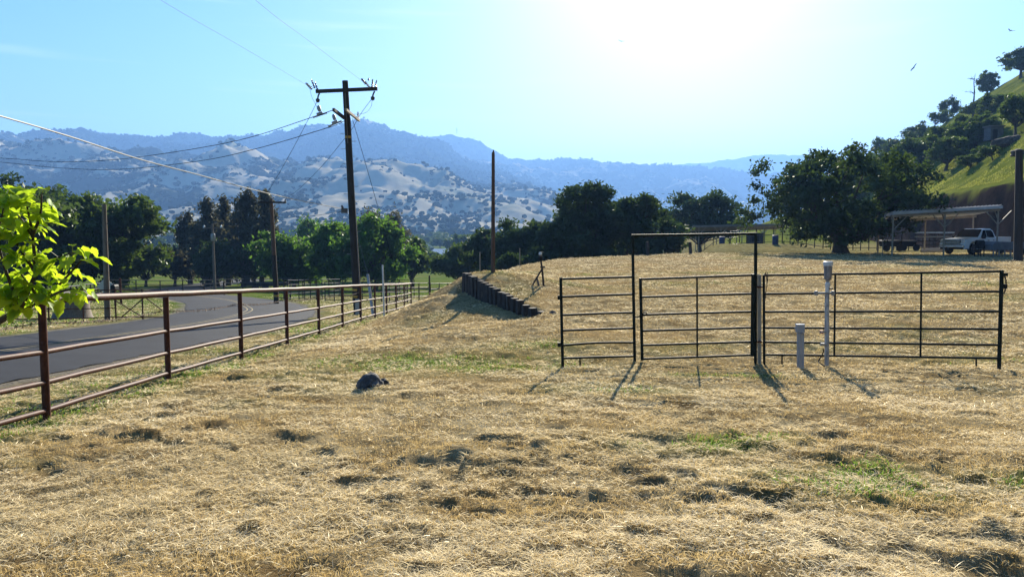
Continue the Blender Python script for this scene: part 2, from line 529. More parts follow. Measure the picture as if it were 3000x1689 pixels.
# ------------------------------------------------------------------ hills far away
def mountain_mat(name, pale, dark, cover, sc):
    m, nt, out = nmat(name)
    b = N(nt, 'ShaderNodeBsdfDiffuse')
    p = pos(nt)
    gr = ramp(nt, noise(nt, p, .006, 8, .7), [(.3, (pale[0] * .42, pale[1] * .52, pale[2] * .5)), (.52, tuple(c * .8 for c in pale)), (.7, pale)])
    f = mul(nt, noise(nt, p, sc, 9, .68), mul(nt, attr(nt, 'wood'), 1.0), 'ADD')
    k = ramp(nt, f, [(cover - .03, (0, 0, 0)), (cover + .03, (1, 1, 1))])
    c = mixc(nt, k, gr, dark)
    nt.links.new(c, b.inputs['Color'])
    nt.links.new(b.outputs[0], out.inputs['Surface'])
    return m

def ridge_mesh(name, prof, D, y0, back, mat, amp, seed, nt_=700, ny=150, base=-14, trange=(-1.15, 1.15), freq=1 / 420., pw=1.15, foot=None):
    us = np.array([p[0] for p in prof], float) * 1.1647; vs = np.array([p[1] for p in prof], float) * 1.1647
    t = np.linspace(trange[0], trange[1], nt_)
    vr = np.interp(t * F + 1500, us, vs)
    k = np.ones(9) / 9
    vr = np.convolve(np.pad(vr, 4, mode='edge'), k, mode='valid')
    zr = (681 - vr) / F * D
    s = np.concatenate([np.linspace(0, 1, ny), 1 + np.linspace(.03, 1, 20) * .6])
    S, T = np.meshgrid(s, t)
    ZR = np.repeat(zr[:, None], len(s), 1)
    wob = 1 + .06 * fbm(T * 3, T * 0, 3, seed + 5)
    Y = y0 + (D * wob - y0) * S
    Y = np.where(S > 1, D * wob + (S - 1) / .6 * back, Y)
    X = T * Y
    up = np.minimum(S, 1)
    prf = up ** pw
    Z = base + (ZR - base) * prf
    spur = ridged(X * freq, Y * freq * .55, 5, seed) - .62
    mid = np.sin(np.clip(up, 0, 1) * PI) ** .8
    Z = Z + spur * amp * (mid * sstep(up * 3.2) + .02) * np.clip(ZR / 350, .35, 1.2)
    Z = Z + (ridged(X * freq * 3.7, Y * freq * 2.4, 4, seed + 3) - .6) * amp * .30 * sstep(up * 2.5)
    Z = Z + fbm(X * .012, Y * .012, 4, seed + 9) * amp * .22 * np.minimum(1, up * 6)
    Z = np.where(S > 1, Z - (S - 1) / .6 * (ZR - base) * .9, Z) + CAMH
    nT, nS = S.shape
    V = np.stack([X, Y, Z], -1).reshape(-1, 3)
    i = np.arange(nT - 1)[:, None] * nS; j = np.arange(nS - 1)[None]
    Fq = np.stack([i + j, i + nS + j, i + nS + j + 1, i + j + 1], -1).reshape(-1, 4)
    # wooded in gullies and high up, grassy on spurs and low down
    wood = (-(spur) * .62 + (up - .42) * .34  + .10 * (1 - sstep(up * 6)) + fbm(X * .0011, Y * .0011, 3, seed + 20) * .5)
    o = np_mesh(name, V, Fq, mat, attrs={'wood': wood.ravel()}, smooth=True)
    tag(o, kind='structure')
    return o, V, wood.ravel(), up.ravel()

ICO = None
def blob_field(name, P, R, mat, label, seed):
    """many low bushy crowns, far-off woodland"""
    r = np.random.default_rng(seed)
    ph = (1 + 5 ** .5) / 2
    iv = np.array([(-1, ph, 0), (1, ph, 0), (-1, -ph, 0), (1, -ph, 0), (0, -1, ph), (0, 1, ph), (0, -1, -ph), (0, 1, -ph), (ph, 0, -1), (ph, 0, 1), (-ph, 0, -1), (-ph, 0, 1)], float)
    iv /= np.linalg.norm(iv[0])
    fi = np.array([(0, 11, 5), (0, 5, 1), (0, 1, 7), (0, 7, 10), (0, 10, 11), (1, 5, 9), (5, 11, 4), (11, 10, 2), (10, 7, 6), (7, 1, 8), (3, 9, 4), (3, 4, 2), (3, 2, 6), (3, 6, 8), (3, 8, 9), (4, 9, 5), (2, 4, 11), (6, 2, 10), (8, 6, 7), (9, 8, 1)])
    n = len(P)
    jit = 1 + r.uniform(-.35, .35, (n, 12, 1))
    V = P[:, None, :] + iv[None] * jit * R[:, None, None] * np.array([1.1, 1.1, .8]) + np.array([0, 0, .55]) * R[:, None, None]
    Fq = (np.arange(n)[:, None, None] * 12 + fi[None]).reshape(-1, 3)
    o = np_mesh(name, V.reshape(-1, 3), Fq, mat, attrs={'tint': np.repeat(r.random(n), 12)}, smooth=True)
    return tag(o, label, 'woodland', kind='stuff')

build_ground()
AS = asphalt()
ribbon('road', AS, -3.05, 3.05, .012, crown=.05, nx=8, jag=.35)
YL = solid('yellow_road_paint', (.20, .15, .055), .85, 0, .6, 5, (.32, .25, .10))
ribbon('road_marking', YL, -.15, -.09, .066, nx=1)
ribbon('road_marking', YL, .09, .15, .066, nx=1)

mm1 = mountain_mat('mountain_grass_and_chaparral', (.47, .42, .31), (.028, .038, .022), .415, .010)
mm2 = mountain_mat('far_mountain_cover', (.40, .35, .25), (.028, .038, .022), .38, .010)
mm3 = mountain_mat('distant_range_cover', (.25, .24, .2), (.06, .07, .05), .5, .004)
prof1 = [(-400, 372), (0, 360), (60, 356), (130, 341), (200, 343), (300, 352), (380, 358), (480, 350), (560, 356), (660, 351), (740, 341), (830, 326), (880, 316), (920, 318),
         (980, 328), (1040, 345), (1100, 366), (1200, 405), (1300, 444), (1400, 478), (1500, 505), (1700, 545), (2000, 575), (2900, 590)]
prof2 = [(-400, 420), (700, 400), (1000, 352), (1080, 335), (1150, 335), (1200, 350), (1250, 378), (1340, 406), (1400, 400), (1500, 403), (1600, 415), (1700, 425), (1800, 432), (1920, 445), (2100, 470), (2900, 500)]
prof3 = [(-400, 450), (1400, 450), (1550, 436), (1650, 425), (1700, 418), (1740, 412), (1762, 409), (1800, 417), (1850, 402), (1900, 398), (2000, 398), (2200, 410), (2900, 430)]
o1, V1, w1, up1 = ridge_mesh('mountain', prof1, 3700, 700, 1200, mm1, 230, 3, nt_=900, ny=210, pw=1.25, freq=1 / 760.)
o2, V2, w2, up2 = ridge_mesh('mountain', prof2, 4900, 2800, 1500, mm2, 230, 17, freq=1 / 700., nt_=600, ny=120, trange=(-.5, 1.1))
o3, V3, w3, up3 = ridge_mesh('distant_range', prof3, 7600, 6600, 1200, mm3, 160, 29, nt_=300, ny=40, trange=(-.6, 1.1))

def pick(V, w, up, n, seed, thr, lo=.0):
    r = np.random.default_rng(seed)
    i = r.integers(0, len(V), n * 8)
    keep = (w[i] * 2.2 + r.normal(0, .16, len(i)) + 2.2 * fbm(V[i, 0] / 90, V[i, 1] / 150, 3, seed) - .5 * sstep((1500 - V[i, 1]) / 600) * 0 > thr - .45 * sstep((1700 - V[i, 1]) / 700)) & (up[i] > lo) & (V[i, 1] > 300)
    i = i[keep][:n]
    P = V[i].astype(float)
    P[:, 0] += r.uniform(-9, 9, len(P)); P[:, 1] += r.uniform(-9, 9, len(P))
    return P, r
FAR = leafmat('far_oak_crowns', (.018, .026, .012), (.045, .055, .022), (.05, .07, .02), .15, .01, .0)
P, r = pick(V1, w1, up1, 50000, 5, -.30, .004)
blob_field('mountain_oaks', P, r.uniform(1.6, 4.6, len(P)) * (1 + .5 * sstep((P[:, 1] - 1000) / 1500)), FAR, 'scattered dark oaks and scrub dotting the blue mountain slopes', 6)
P, r = pick(V2, w2, up2, 11000, 15, -.25, .1)
blob_field('mountain_oaks', P, r.uniform(4, 8.5, len(P)), FAR, 'darker oak cover on the farther mountain behind the main ridge', 16)

# ------------------------------------------------------------------ haze, sky, sun, camera
def build_light():
    el = math.radians(25); azr = math.radians(12.4)
    w = bpy.data.worlds.new('World'); scene.world = w; w.use_nodes = True
    nt = w.node_tree; bg = nt.nodes['Background']
    sky = nt.nodes.new('ShaderNodeTexSky'); sky.sky_type = 'NISHITA'; sky.sun_disc = False
    sky.sun_elevation = el; sky.sun_rotation = azr
    sky.altitude = 200; sky.air_density = 1.1; sky.dust_density = .6; sky.ozone_density = 3.0
    # faint high cirrus streaks
    tc = nt.nodes.new('ShaderNodeTexCoord')
    mp = nt.nodes.new('ShaderNodeMapping'); mp.inputs['Scale'].default_value = (1.2, 1.2, 22)
    mp.inputs['Rotation'].default_value = (0, math.radians(-3), 0)
    nt.links.new(tc.outputs['Generated'], mp.inputs['Vector'])
    n = nt.nodes.new('ShaderNodeTexNoise'); n.inputs['Scale'].default_value = 2.6; n.inputs['Detail'].default_value = 5
    nt.links.new(mp.outputs[0], n.inputs['Vector'])
    cr = nt.nodes.new('ShaderNodeValToRGB'); cr.color_ramp.elements[0].position = .56; cr.color_ramp.elements[1].position = .85
    cr.color_ramp.elements[1].color = (.35, .35, .35, 1)
    nt.links.new(n.outputs['Fac'], cr.inputs['Fac'])
    sc = nt.nodes.new('ShaderNodeMix'); sc.data_type = 'RGBA'; sc.blend_type = 'MIX'
    nt.links.new(cr.outputs[0], sc.inputs[0]); hs = nt.nodes.new('ShaderNodeHueSaturation'); hs.inputs['Saturation'].default_value = 1.4; nt.links.new(sky.outputs[0], hs.inputs['Color'])
    nt.links.new(hs.outputs[0], sc.inputs[6])
    sc.inputs[7].default_value = (11, 11.2, 11.4, 1)
    nt.links.new(sc.outputs[2], bg.inputs['Color'])
    bg.inputs['Strength'].default_value = SKY
    L = bpy.data.lights.new('sun', 'SUN'); L.energy = SUN; L.angle = math.radians(.45); L.color = (1, .91, .74)
    o = bpy.data.objects.new('sun', L); COL.objects.link(o)
    d = Vector((math.sin(azr) * math.cos(el), math.cos(azr) * math.cos(el), math.sin(el)))
    o.rotation_euler = (-d).to_track_quat('-Z', 'Y').to_euler(); o.location = d * 50
    # air
    h = MB().box((0, 4400, 450), (24000, 10000, 960))
    m, nt, out = nmat('haze_air')
    v = N(nt, 'ShaderNodeVolumePrincipled')
    v.inputs['Color'].default_value = (*HAZE_C, 1); v.inputs['Density'].default_value = HAZE_D
    v.inputs['Anisotropy'].default_value = .22
    nt.links.new(v.outputs[0], out.inputs['Volume'])
    ho = h.build('haze', m, smooth=False)
    tag(ho, 'thin blue haze filling the valley air towards the mountains', 'haze', kind='stuff')
    cam = bpy.data.cameras.new('camera'); c = bpy.data.objects.new('camera', cam); COL.objects.link(c)
    cam.sensor_width = 36; cam.lens = 36 * F / 3000; cam.clip_end = 40000; cam.clip_start = .05
    c.location = (0, 0, CAMH); c.rotation_euler = (math.radians(90) - TH, 0, 0)
    scene.camera = c
    vs = scene.view_settings; vs.view_transform = 'Standard'; vs.look = 'None'; vs.gamma = 1; vs.exposure = EXPO
    scene.cycles.volume_bounces = 0
    scene.cycles.max_bounces = 8
    scene.cycles.use_denoising = True
SKY, SUN, EXPO = .050, 5.0, 1.78
HAZE_C, HAZE_D = (.23, .47, 1.0), 2.3e-4
build_light()
# ------------------------------------------------------------------ trees
def leaves(centers, size, r, flat=.75):
    """small rhombic leaf sprays as numpy arrays"""
    n = len(centers)
    nr = r.normal(size=(n, 3)); nr[:, 2] = np.abs(nr[:, 2]) * flat + .2
    nr /= np.linalg.norm(nr, axis=1)[:, None]
    a = np.cross(nr, r.normal(size=(n, 3))); a /= np.linalg.norm(a, axis=1)[:, None] + 1e-9
    b = np.cross(nr, a)
    s = (size * r.uniform(.6, 1.35, n))[:, None]
    V = np.stack([centers - a * s, centers - b * s * .5 + nr * s * .12, centers + a * s, centers + b * s * .5 - nr * s * .12], 1)
    return V.reshape(-1, 3), np.arange(n * 4).reshape(-1, 4)

def crown_clumps(kind, H, W, n, r, cz, hz):
    out = []
    tries = 0
    ph = r.uniform(0, 6.3, 6)
    def lump(d):
        az = math.atan2(d[1], d[0])
        return 1 + .16 * math.sin(2 * az + ph[0]) + .14 * math.sin(3 * az + ph[1] + 2 * d[2]) + .12 * math.sin(5 * az + ph[2]) * math.sin(4 * d[2] + ph[3]) + .10 * math.sin(7 * d[2] + ph[4])
    while len(out) < n and tries < n * 40:
        tries += 1
        d = r.normal(size=3); d /= np.linalg.norm(d)
        q = r.uniform(.25, 1) ** .5
        p = d * q * (lump(d) if kind != 'euca' else 1)
        if p[2] > 1.02: p[2] = 1.02
        if kind == 'oak' and p[2] < (-.55 if cz > H * .53 else -.85): continue
        x, y, z = p[0] * W / 2, p[1] * W / 2, cz + p[2] * hz
        if kind == 'euca':
            k = np.clip((z - (cz - hz)) / (2 * hz), 0, 1)
            tap = .35 + 1.2 * k * (1 - k) + .35 * (1 - k)
            x *= tap; y *= tap
        if kind == 'low' and p[2] < -.9: continue
        out.append((x, y, z))
    return np.array(out)

def tree_parts(root, seed, H, W, kind='oak', mat='oak', bark='bark', nc=40, nl=190, ls=.2, trunk=.3, cz=None, hz=None, cr=.17, lean=(0, 0), split=.16, tr=None, limbs=None, big=0):
    r = np.random.default_rng(seed)
    cz = H * .58 if cz is None else cz; hz = H * .42 if hz is None else hz
    tr = tr or H * .035
    C = crown_clumps(kind, H, W, nc, r, cz - .02 * H, hz * .95)
    C[:, 0] += lean[0] * C[:, 2] / H; C[:, 1] += lean[1] * C[:, 2] / H
    R_ = W * cr * r.uniform(.65, 1.35, nc)
    if kind == 'euca': R_ *= .75 + .6 * (1 - C[:, 2] / H)
    # trunk and limbs
    m = MB()
    top = Vector((lean[0] * split + r.normal() * .1, lean[1] * split, H * split))
    m.path([(0, 0, -.5), (0, 0, 0), tuple(top * .5 + Vector((r.normal() * .06 * H * .1, 0, 0))), tuple(top)], [tr * 1.5, tr * 1.3, tr, tr * .92], 9)
    order = r.permutation(nc)[:(limbs or min(nc, 26))]
    for n_, i in enumerate(order):
        e = Vector(C[i]); a = top.copy()
        if kind == 'euca':
            a = Vector((e.x * .1, e.y * .1, max(H * split, e.z * .62)))
        midp = a.lerp(e, .5) + Vector((r.normal(), r.normal(), abs(r.normal()) * .6)) * .045 * W
        q1 = a.lerp(midp, .5) + Vector((r.normal(), r.normal(), r.normal())) * .02 * W
        k = r.uniform(.3, .55) if n_ >= big else r.uniform(.6, .8)
        if n_ < big: e.z = H * r.uniform(.35, .6); e.x *= 1.2; e.y *= 1.2
        m.path([a - (midp - a) * .06, q1, midp, midp.lerp(e, .6) + Vector((r.normal(), r.normal(), r.normal())) * .02 * W, e], [tr * k, tr * k * .8, tr * k * .55, tr * k * .3, tr * .06], 5, cap=False)
    if kind == 'euca':
        m.path([(0, 0, 0), (lean[0] * .5 + r.normal() * .2, lean[1] * .5, H * .5), (lean[0] * .95, lean[1] * .95, H * .93)], [tr, tr * .6, tr * .15], 6)
    me = m.build('trunk', MT[bark], None); me.parent = root
    # leaves
    per = (nl * (R_ / R_.mean()) ** 2).astype(int) + 20
    idx = np.repeat(np.arange(nc), per)
    d = r.normal(size=(len(idx), 3)); d /= np.linalg.norm(d, axis=1)[:, None]
    q = r.uniform(0, 1, len(idx)) ** .42
    # uneven clump outline
    un = 1 + .6 * np.sin(d[:, 0] * 5 + idx) * np.sin(d[:, 1] * 6 + idx * 2) + .2 * np.sin(d[:, 2] * 9 + idx)
    off = d * (q * un * R_[idx])[:, None]
    off[:, 2] *= .68 if kind != 'euca' else 1.15
    if kind == 'euca': off[:, 2] -= .25 * R_[idx] * np.hypot(d[:, 0], d[:, 1])
    P = C[idx] + off
    P[:, 2] = np.maximum(P[:, 2], .15 + .1 * r.random(len(P)))
    V, Fq = leaves(P, ls, r)
    tint = np.repeat(np.clip(r.random(len(P)) * .7 + r.random(nc)[idx] * .3, 0, 1), 4)
    np_mesh('crown', V, Fq, MT[mat], root, {'tint': tint})
    return root

def tree(name, label, cat, u, d, vtop, wpx, group=None, seed=1, base=None, **kw):
    x = xat(u, d); z = gz(x, d) if base is None else base
    H = at(u, vtop, d).z - z; W = wpx / F * d
    root = thing(name, label, cat, (x, d, z), group)
    tree_parts(root, seed, H, W, **kw)
    return root

def bare_tree(root, H, W, seed, mat='bark_pale', n=9, tr=.12):
    r = np.random.default_rng(seed); m = MB()
    m.path([(0, 0, -.4), (.02 * W, 0, H * .35), (-.04 * W, .02, H * .7), (.03 * W, 0, H)], [tr, tr * .75, tr * .45, tr * .12], 7)
    for i in range(n):
        z0 = r.uniform(.25, .85) * H; az = r.uniform(0, 2 * PI); L = W * .5 * r.uniform(.5, 1)
        p0 = Vector((0, 0, z0)); dr = Vector((math.cos(az), math.sin(az), r.uniform(.1, .9)))
        p1 = p0 + dr * L * .5; p2 = p0 + dr * L + Vector((0, 0, r.normal() * .1 * L))
        m.path([p0, p1, p2], [tr * .4, tr * .25, tr * .08], 5)
        for k in range(5):
            q = p0.lerp(p2, r.uniform(.35, 1)); e = q + Vector((r.normal(), r.normal(), r.normal() * .8 + .3)) * L * .35
            m.path([q, q.lerp(e, .5) + Vector((r.normal(), r.normal(), r.normal())) * .03 * L, e], [tr * .14, tr * .09, tr * .04], 4)
    o = m.build('trunk', MT[mat], None); o.parent = root

MT['fresh_dull'] = leafmat('dull_green_leaves', (.02, .034, .008), (.055, .09, .018), (.12, .19, .025), .36, .45)
# --- left of the road
GL = 'oaks left of the road'
tree('oak_tree', 'big dark oak at the far left behind the bright sapling leaves', 'oak', 110, 74, 552, 400, GL, 21, mat='oak', nc=110, nl=280, ls=.28, cr=.11, cz=5.2, hz=5.2)
tree('oak_tree', 'broad dark oak behind the tall plain pole, its crown rounded to the right', 'oak', 318, 78, 582, 290, GL, 22, mat='oak', nc=100, nl=280, ls=.28, cr=.12, cz=5.0, hz=5.0)
tree('oak_tree', 'dark oak whose crown shows highest behind the sapling on the left', 'oak', 62, 96, 524, 220, GL, 23, mat='oak_dusk', nc=60, nl=220, ls=.3)
tree('oak_tree', 'oak at the very left edge, only its right side showing against the sky', 'oak', -38, 60, 425, 110, GL, 24, mat='oak_dusk', kind='euca', nc=40, nl=160, ls=.2, cr=.2)
tree('bushy_tree', 'low dark green bushy tree right of the big oaks, by the end of the road', 'tree', 425, 104, 725, 120, None, 25, mat='oak', nc=30, nl=180, ls=.25)
# --- eucalyptus clump beyond the bend
GE = 'eucalyptus beyond the bend of the road'
EU = [(606, 104, 603, 100, 'eucalyptus with a dense dark head, behind the small pole with a transformer'), (712, 102, 548, 96, 'tallest eucalyptus of the clump, reaching up to the bright service cable'),
      (765, 105, 572, 84, 'slim tall eucalyptus just left of the pole with a single crossarm'), (668, 108, 598, 80, 'narrow eucalyptus between the dense dark one and the tallest one'),
      (556, 110, 645, 84, 'shorter eucalyptus with a lighter left side at the left of its clump')]
for i, (u, d, vt, w, lab) in enumerate(EU):
    vt -= 22
    tree('eucalyptus_tree', lab, 'eucalyptus', u, d, vt, w * .98, GE, 40 + i, mat='euca', kind='euca', nc=46, nl=190, ls=.25, cr=.21, split=.22, tr=.32, hz=None if vt > 640 else (at(u, vt, d).z - gz(xat(u, d), d)) * .47, lean=(rng.normal() * .6, 0))
tree('bushy_tree', 'dull dark low tree at the left foot of the eucalyptus clump', 'tree', 510, 106, 722, 130, None, 47, mat='euca', nc=40, nl=190, ls=.25)
tree('bushy_tree', 'dark low undergrowth tree below the tallest eucalyptus', 'tree', 640, 101, 700, 170, None, 48, mat='oak_dusk', nc=44, nl=190, ls=.25)
tree('bushy_tree', 'dark shrubby tree right below the slim tall eucalyptus', 'tree', 745, 103, 712, 120, None, 49, mat='oak_dusk', nc=36, nl=190, ls=.25)
# --- green trees behind the corral
tree('leafy_tree', 'fresh green spreading tree behind the pole with a single crossarm', 'tree', 858, 92, 668, 190, None, 51, mat='fresh', cz=4.0, hz=4.0, nc=60, nl=220, ls=.24, cr=.15)
tree('leafy_tree', 'fresh green round tree just left of the big utility pole', 'tree', 988, 88, 668, 150, None, 52, mat='fresh', cz=4.0, hz=4.0, nc=54, nl=220, ls=.23, cr=.15)
tree('leafy_tree', 'large fresh green tree just right of the big utility pole', 'tree', 1098, 84, 664, 190, None, 53, mat='fresh', cz=4.0, hz=4.0, nc=64, nl=230, ls=.23, cr=.15)
tree('leafy_tree', 'pale yellow green tree top showing above the green trees left of the big pole', 'tree', 905, 135, 632, 120, None, 54, mat='fresh', kind='euca', nc=36, nl=170, ls=.3, cr=.2)
tree('eucalyptus_tree', 'wide grey brown eucalyptus with feathery top right of the big utility pole', 'eucalyptus', 1085, 128, 606, 110, None, 55, mat='euca', kind='euca', nc=44, nl=150, ls=.27, cr=.2, tr=.35)
tree('eucalyptus_tree', 'lower drooping grey eucalyptus on the right shoulder of the feathery one', 'eucalyptus', 1150, 128, 612, 105, None, 56, mat='euca', kind='euca', nc=40, nl=140, ls=.27, cr=.2, tr=.3)
tree('oak_tree', 'round dark oak just right of the fresh green trees, above the corral', 'oak', 1208, 96, 706, 100, None, 57, mat='oak', nc=40, nl=200, ls=.25)
tree('bushy_tree', 'small hazy tree deep in the gap between the green trees and centre oaks', 'tree', 1265, 190, 738, 70, None, 58, mat='oak', nc=26, nl=130, ls=.45)
tree('oak_tree', 'low wide dark oak showing over the mound left of the lone brown pole', 'oak', 1345, 98, 728, 120, None, 59, mat='oak', nc=40, nl=200, ls=.25)
# --- centre oaks beyond the edge of the hay field
GC = 'oaks beyond the far edge of the hay field'
CO = [(1428, 80, 664, 130, 'oak right behind the lone brown pole, with a rounded loose top'), (1530, 76, 648, 150, 'dark oak filling the gap between the lone pole and the tallest centre oak'),
      (1625, 72, 640, 120, 'smaller oak tucked at the left foot of the tallest centre oak'), (1708, 71, 543, 200, 'tallest centre oak with two lobes at its top, left of the gate header'),
      (1850, 78, 630, 100, 'oak behind the left gate post, right of the tallest centre oak')]
for i, (u, d, vt, w, lab) in enumerate(CO):
    big = i == 3
    tree('oak_tree', lab, 'oak', u, d, vt, w * 1.05, GC, 60 + i, mat='oak_dusk', nc=110 if big else 56, nl=210, ls=.2, cr=.125 if big else .15, cz=None, hz=None, split=.2)
tree('oak_tree', 'open crowned oak on a leaning trunk seen through the gate frame', 'oak', 1938, 68, 603, 200, GC, 66, mat='oak_dusk', nc=60, nl=190, ls=.2, cr=.14, lean=(-1.9, 0), split=.36, hz=3.0, tr=.36, base=CAMH - 2.6)
tree('oak_tree', 'dark dense oak behind the leaning one, left of the bare dead tree', 'oak', 2050, 104, 566, 170, GC, 67, mat='oak_dusk', nc=60, nl=210, ls=.26)
x, y = xat(2135, 106), 106
dt = thing('dead_tree', 'bare dead tree standing right of the dark dense oak', 'tree', (x, y, gz(x, y)))
bare_tree(dt, 5.6, 3.2, 3, mat='bark', n=12, tr=.09)
for i, (u, d, vt, w, lab) in enumerate([(1480, 66, 742, 110, 'low dark thicket bush at the field edge right of the lone brown pole'), (1600, 66, 722, 120, 'low bush under the centre oaks behind the braced post'),
                                        (1790, 66, 712, 150, 'low bush at the field edge under the tallest centre oak'), (1895, 66, 706, 100, 'low dark bush beside the two dark field posts')]):
    tree('bush', lab, 'bush', u, d, vt, w, 'bushes along the field edge', 70 + i, mat='oak_dusk', kind='low', nc=30, nl=200, ls=.19, cr=.18, split=.1, tr=.08, cz=1.9, hz=2.0, base=gz(xat(u, d), d))
# --- the big oak in the field
x, y = xat(2462, 61.5), 61.5
big = thing('oak_tree', 'huge spreading oak in the field with a thick forked trunk, left of the carport', 'oak', (x, y, gz(x, y)))
tree_parts(big, 80, 8.95, 14.9, 'oak', 'oak_dusk', nc=200, nl=120, ls=.165, cr=.058, cz=4.45, hz=4.25, split=.11, tr=.55, limbs=30, big=5)

# --- hillside trees: three crowns of their own, then copies
def proto(name, label, cat, seed, **kw):
    r_ = thing(name, label, cat, (0, 0, -500)); tree_parts(r_, seed, 8, 8, **kw); return r_
PR = [proto('oak_tree', 'p', 'oak', 90 + i, mat=('oak', 'fresh_dull', 'fresh_dull', 'oak_dusk', 'oak')[i], nc=(34, 26, 44, 22, 30)[i], nl=(150, 120, 130, 150, 110)[i], ls=.32, cr=(.15, .14, .12, .17, .13)[i], split=(.22, .36, .12, .3, .2)[i], tr=(.3, .22, .35, .2, .28)[i], limbs=22, lean=((0, 0), (1.4, 0), (-.6, .5), (.5, 0), (-1.5, .3))[i], cz=(None, 5.4, 4.2, 5.0, 4.8)[i], hz=(None, 2.7, 3.9, 3.2, 3.3)[i]) for i in range(5)]
used = [False] * 5
HT = [  # u, v of the foot, v of the top, width px, label
    (2990, 226, 136, 105, 'spreading oak on the crest of the green hill at the right edge'),
    (2893, 268, 200, 62, 'round topped oak on the hill crest next to the bare snag'),
    (2778, 328, 264, 58, 'bushy upright oak on the hill crest, second below the bare snag'),
    (2735, 352, 298, 66, 'wide oak leaning over the crest below the bushy upright oak'),
    (2690, 386, 338, 66, 'low round oak on the crest between two dead branches'),
    (2596, 428, 363, 62, 'dark ragged oak on the lower crest above the big field oak'),
    (2556, 432, 400, 46, 'small oak on the lowest crest, left of the dark ragged oak'),
    (2850, 345, 292, 74, 'small dark oak just below the bare snag on the hill'),
    (2905, 332, 270, 90, 'flat crowned oak on the open grass slope under the crest'),
    (2975, 395, 268, 110, 'large green oak on the slope near the right edge, above the shed'),
    (2850, 425, 335, 110, 'broad dark oak on the slope left of the small grey shed'),
    (2770, 500, 395, 130, 'dark oak with a clear straight trunk standing low on the slope'),
    (2670, 500, 412, 110, 'greener oak on the slope just right of the big field oak crown'),
    (2700, 445, 372, 100, 'oak in the middle of the slope under the low round crest oak'),
    (2610, 520, 440, 110, 'oak half hidden by the right side of the big field oak'),
    (2630, 470, 405, 90, 'dull green oak below the dark ragged crest oak'),
    (2790, 430, 362, 80, 'oak between the broad dark oak and the middle slope oak'),
    (2560, 545, 455, 100, 'oak behind the top of the big field oak'),
    (2480, 590, 480, 120, 'farther oak hidden mostly behind the big field oak crown'),
    (2400, 600, 520, 90, 'oak far behind the left part of the big field oak'),
    (2845, 492, 448, 70, 'dark shrubby oak beside the rocks on the lower slope'),
    (2910, 470, 425, 70, 'shrubby oak just right below the grey shed'),
    (2290, 640, 575, 80, 'oak at the foot of the hill left of the big field oak'),
]
def place_hill(i, u, vb, vt, w, lab):
    global used
    x, y, z = hit(u, vb, 66, 252)
    k = (i * 7 + i // 5) % 5
    o = PR[k] if not used[k] else copy_tree(PR[k])
    used[k] = True
    H = (vb - vt) / F * y
    W = w / F * y
    o.location = (x, y, z - .2); o['_o'] = (x, y, z)
    o.rotation_euler.z = i * 1.9
    o.scale = (W / 8.2, W / 8.2, H / 8)
    o['label'] = lab; o['group'] = 'oaks on the green hillside'
for i, h in enumerate(HT): place_hill(i, *h)
rb = np.random.default_rng(8)
for i in range(46):
    k = i / 45
    u = 2470 + 430 * rb.random(); base = 590 - (u - 2470) * .40 - abs(rb.normal()) * 22
    hh = rb.uniform(45, 85)
    place_hill(i, u, base, base - hh, hh * rb.uniform(.9, 1.35), 'dull green oak in the dense band of trees across the green hillside')
for u, vb, hpx, wpx, lab, sd in ((2853, 292, 82, 50, 'tall bare grey snag leaning left on the hill crest', 5), (2545, 440, 62, 66, 'leafless dead tree on the lowest part of the crest', 8), (2655, 398, 48, 40, 'thin dead branches beside the low round crest oak', 9), (2815, 312, 34, 22, 'stub of a broken dead trunk left of the tall bare snag', 12)):
    x, y, z = hit(u, vb, 66, 252)
    d_ = thing('dead_tree', lab, 'tree', (x, y, z - .2), 'dead trees on the hill crest')
    bare_tree(d_, hpx / F * y, wpx / F * y, sd, mat='bark', n=7, tr=.028 * hpx / F * y)
# rocks on the hill and the shed
def rock(name, label, u, v, wpx, hpx, seed, d=None, group=None, rough=.28, mat='rock'):
    if d is None: x, y, z = hit(u, v, 66, 252)
    else: x, y = xat(u, d), d; z = gz(x, y)
    w = wpx / F * y; h = hpx / F * y
    bm = bpy.data.meshes.new(name)
    import bmesh
    b = bmesh.new(); bmesh.ops.create_icosphere(b, subdivisions=4, radius=1)
    for q in b.verts:
        c = q.co
        n = float(fbm(np.array([c.x * 1.1 + c.z * .8 + seed]), np.array([c.y * 1.1 - c.z * .7 + seed * 3]), 4, seed)[0])
        n2 = float(ridged(np.array([c.x * 1.7 + c.z + seed]), np.array([c.y * 1.7 + c.z * .5]), 3, seed + 2)[0]) - .6
        c *= 1 + n * rough * 3 + n2 * rough * .9
        q.co = Vector((c.x * w / 2, c.y * w / 2 * .8, max(c.z, -.35) * h * .8))
    b.to_mesh(bm); b.free()
    bm.polygons.foreach_set('use_smooth', [True] * len(bm.polygons))
    bm.materials.append(MT[mat])
    o = bpy.data.objects.new(name, bm); COL.objects.link(o); o.location = (x, y, z + h * .12)
    o.rotation_euler.z = seed
    return tag(o, label, 'rock', group)
rock('boulder', 'rough grey boulder lying in the mown grass in the foreground', 1082, 1143, 76, 40, 4, d=9.85, rough=.4)
rock('boulder', 'small knobbly grey rock tucked behind the right end of the foreground boulder', 1118, 1130, 36, 28, 9, d=10.1, rough=.4)
rock('boulder', 'dark round stone resting on the bank above the retaining timbers', 1506, 862, 17, 15, 12, d=21.2)
rock('boulder', 'half buried stone in the field between the braced post and the metal panel', 1622, 897, 22, 12, 15, d=19.5)
rock('rock_outcrop', 'long brown rock outcrop on the hill slope below the shed', 2955, 425, 80, 24, 22, mat='rock_brown', rough=.45, group='outcrops on the hill')
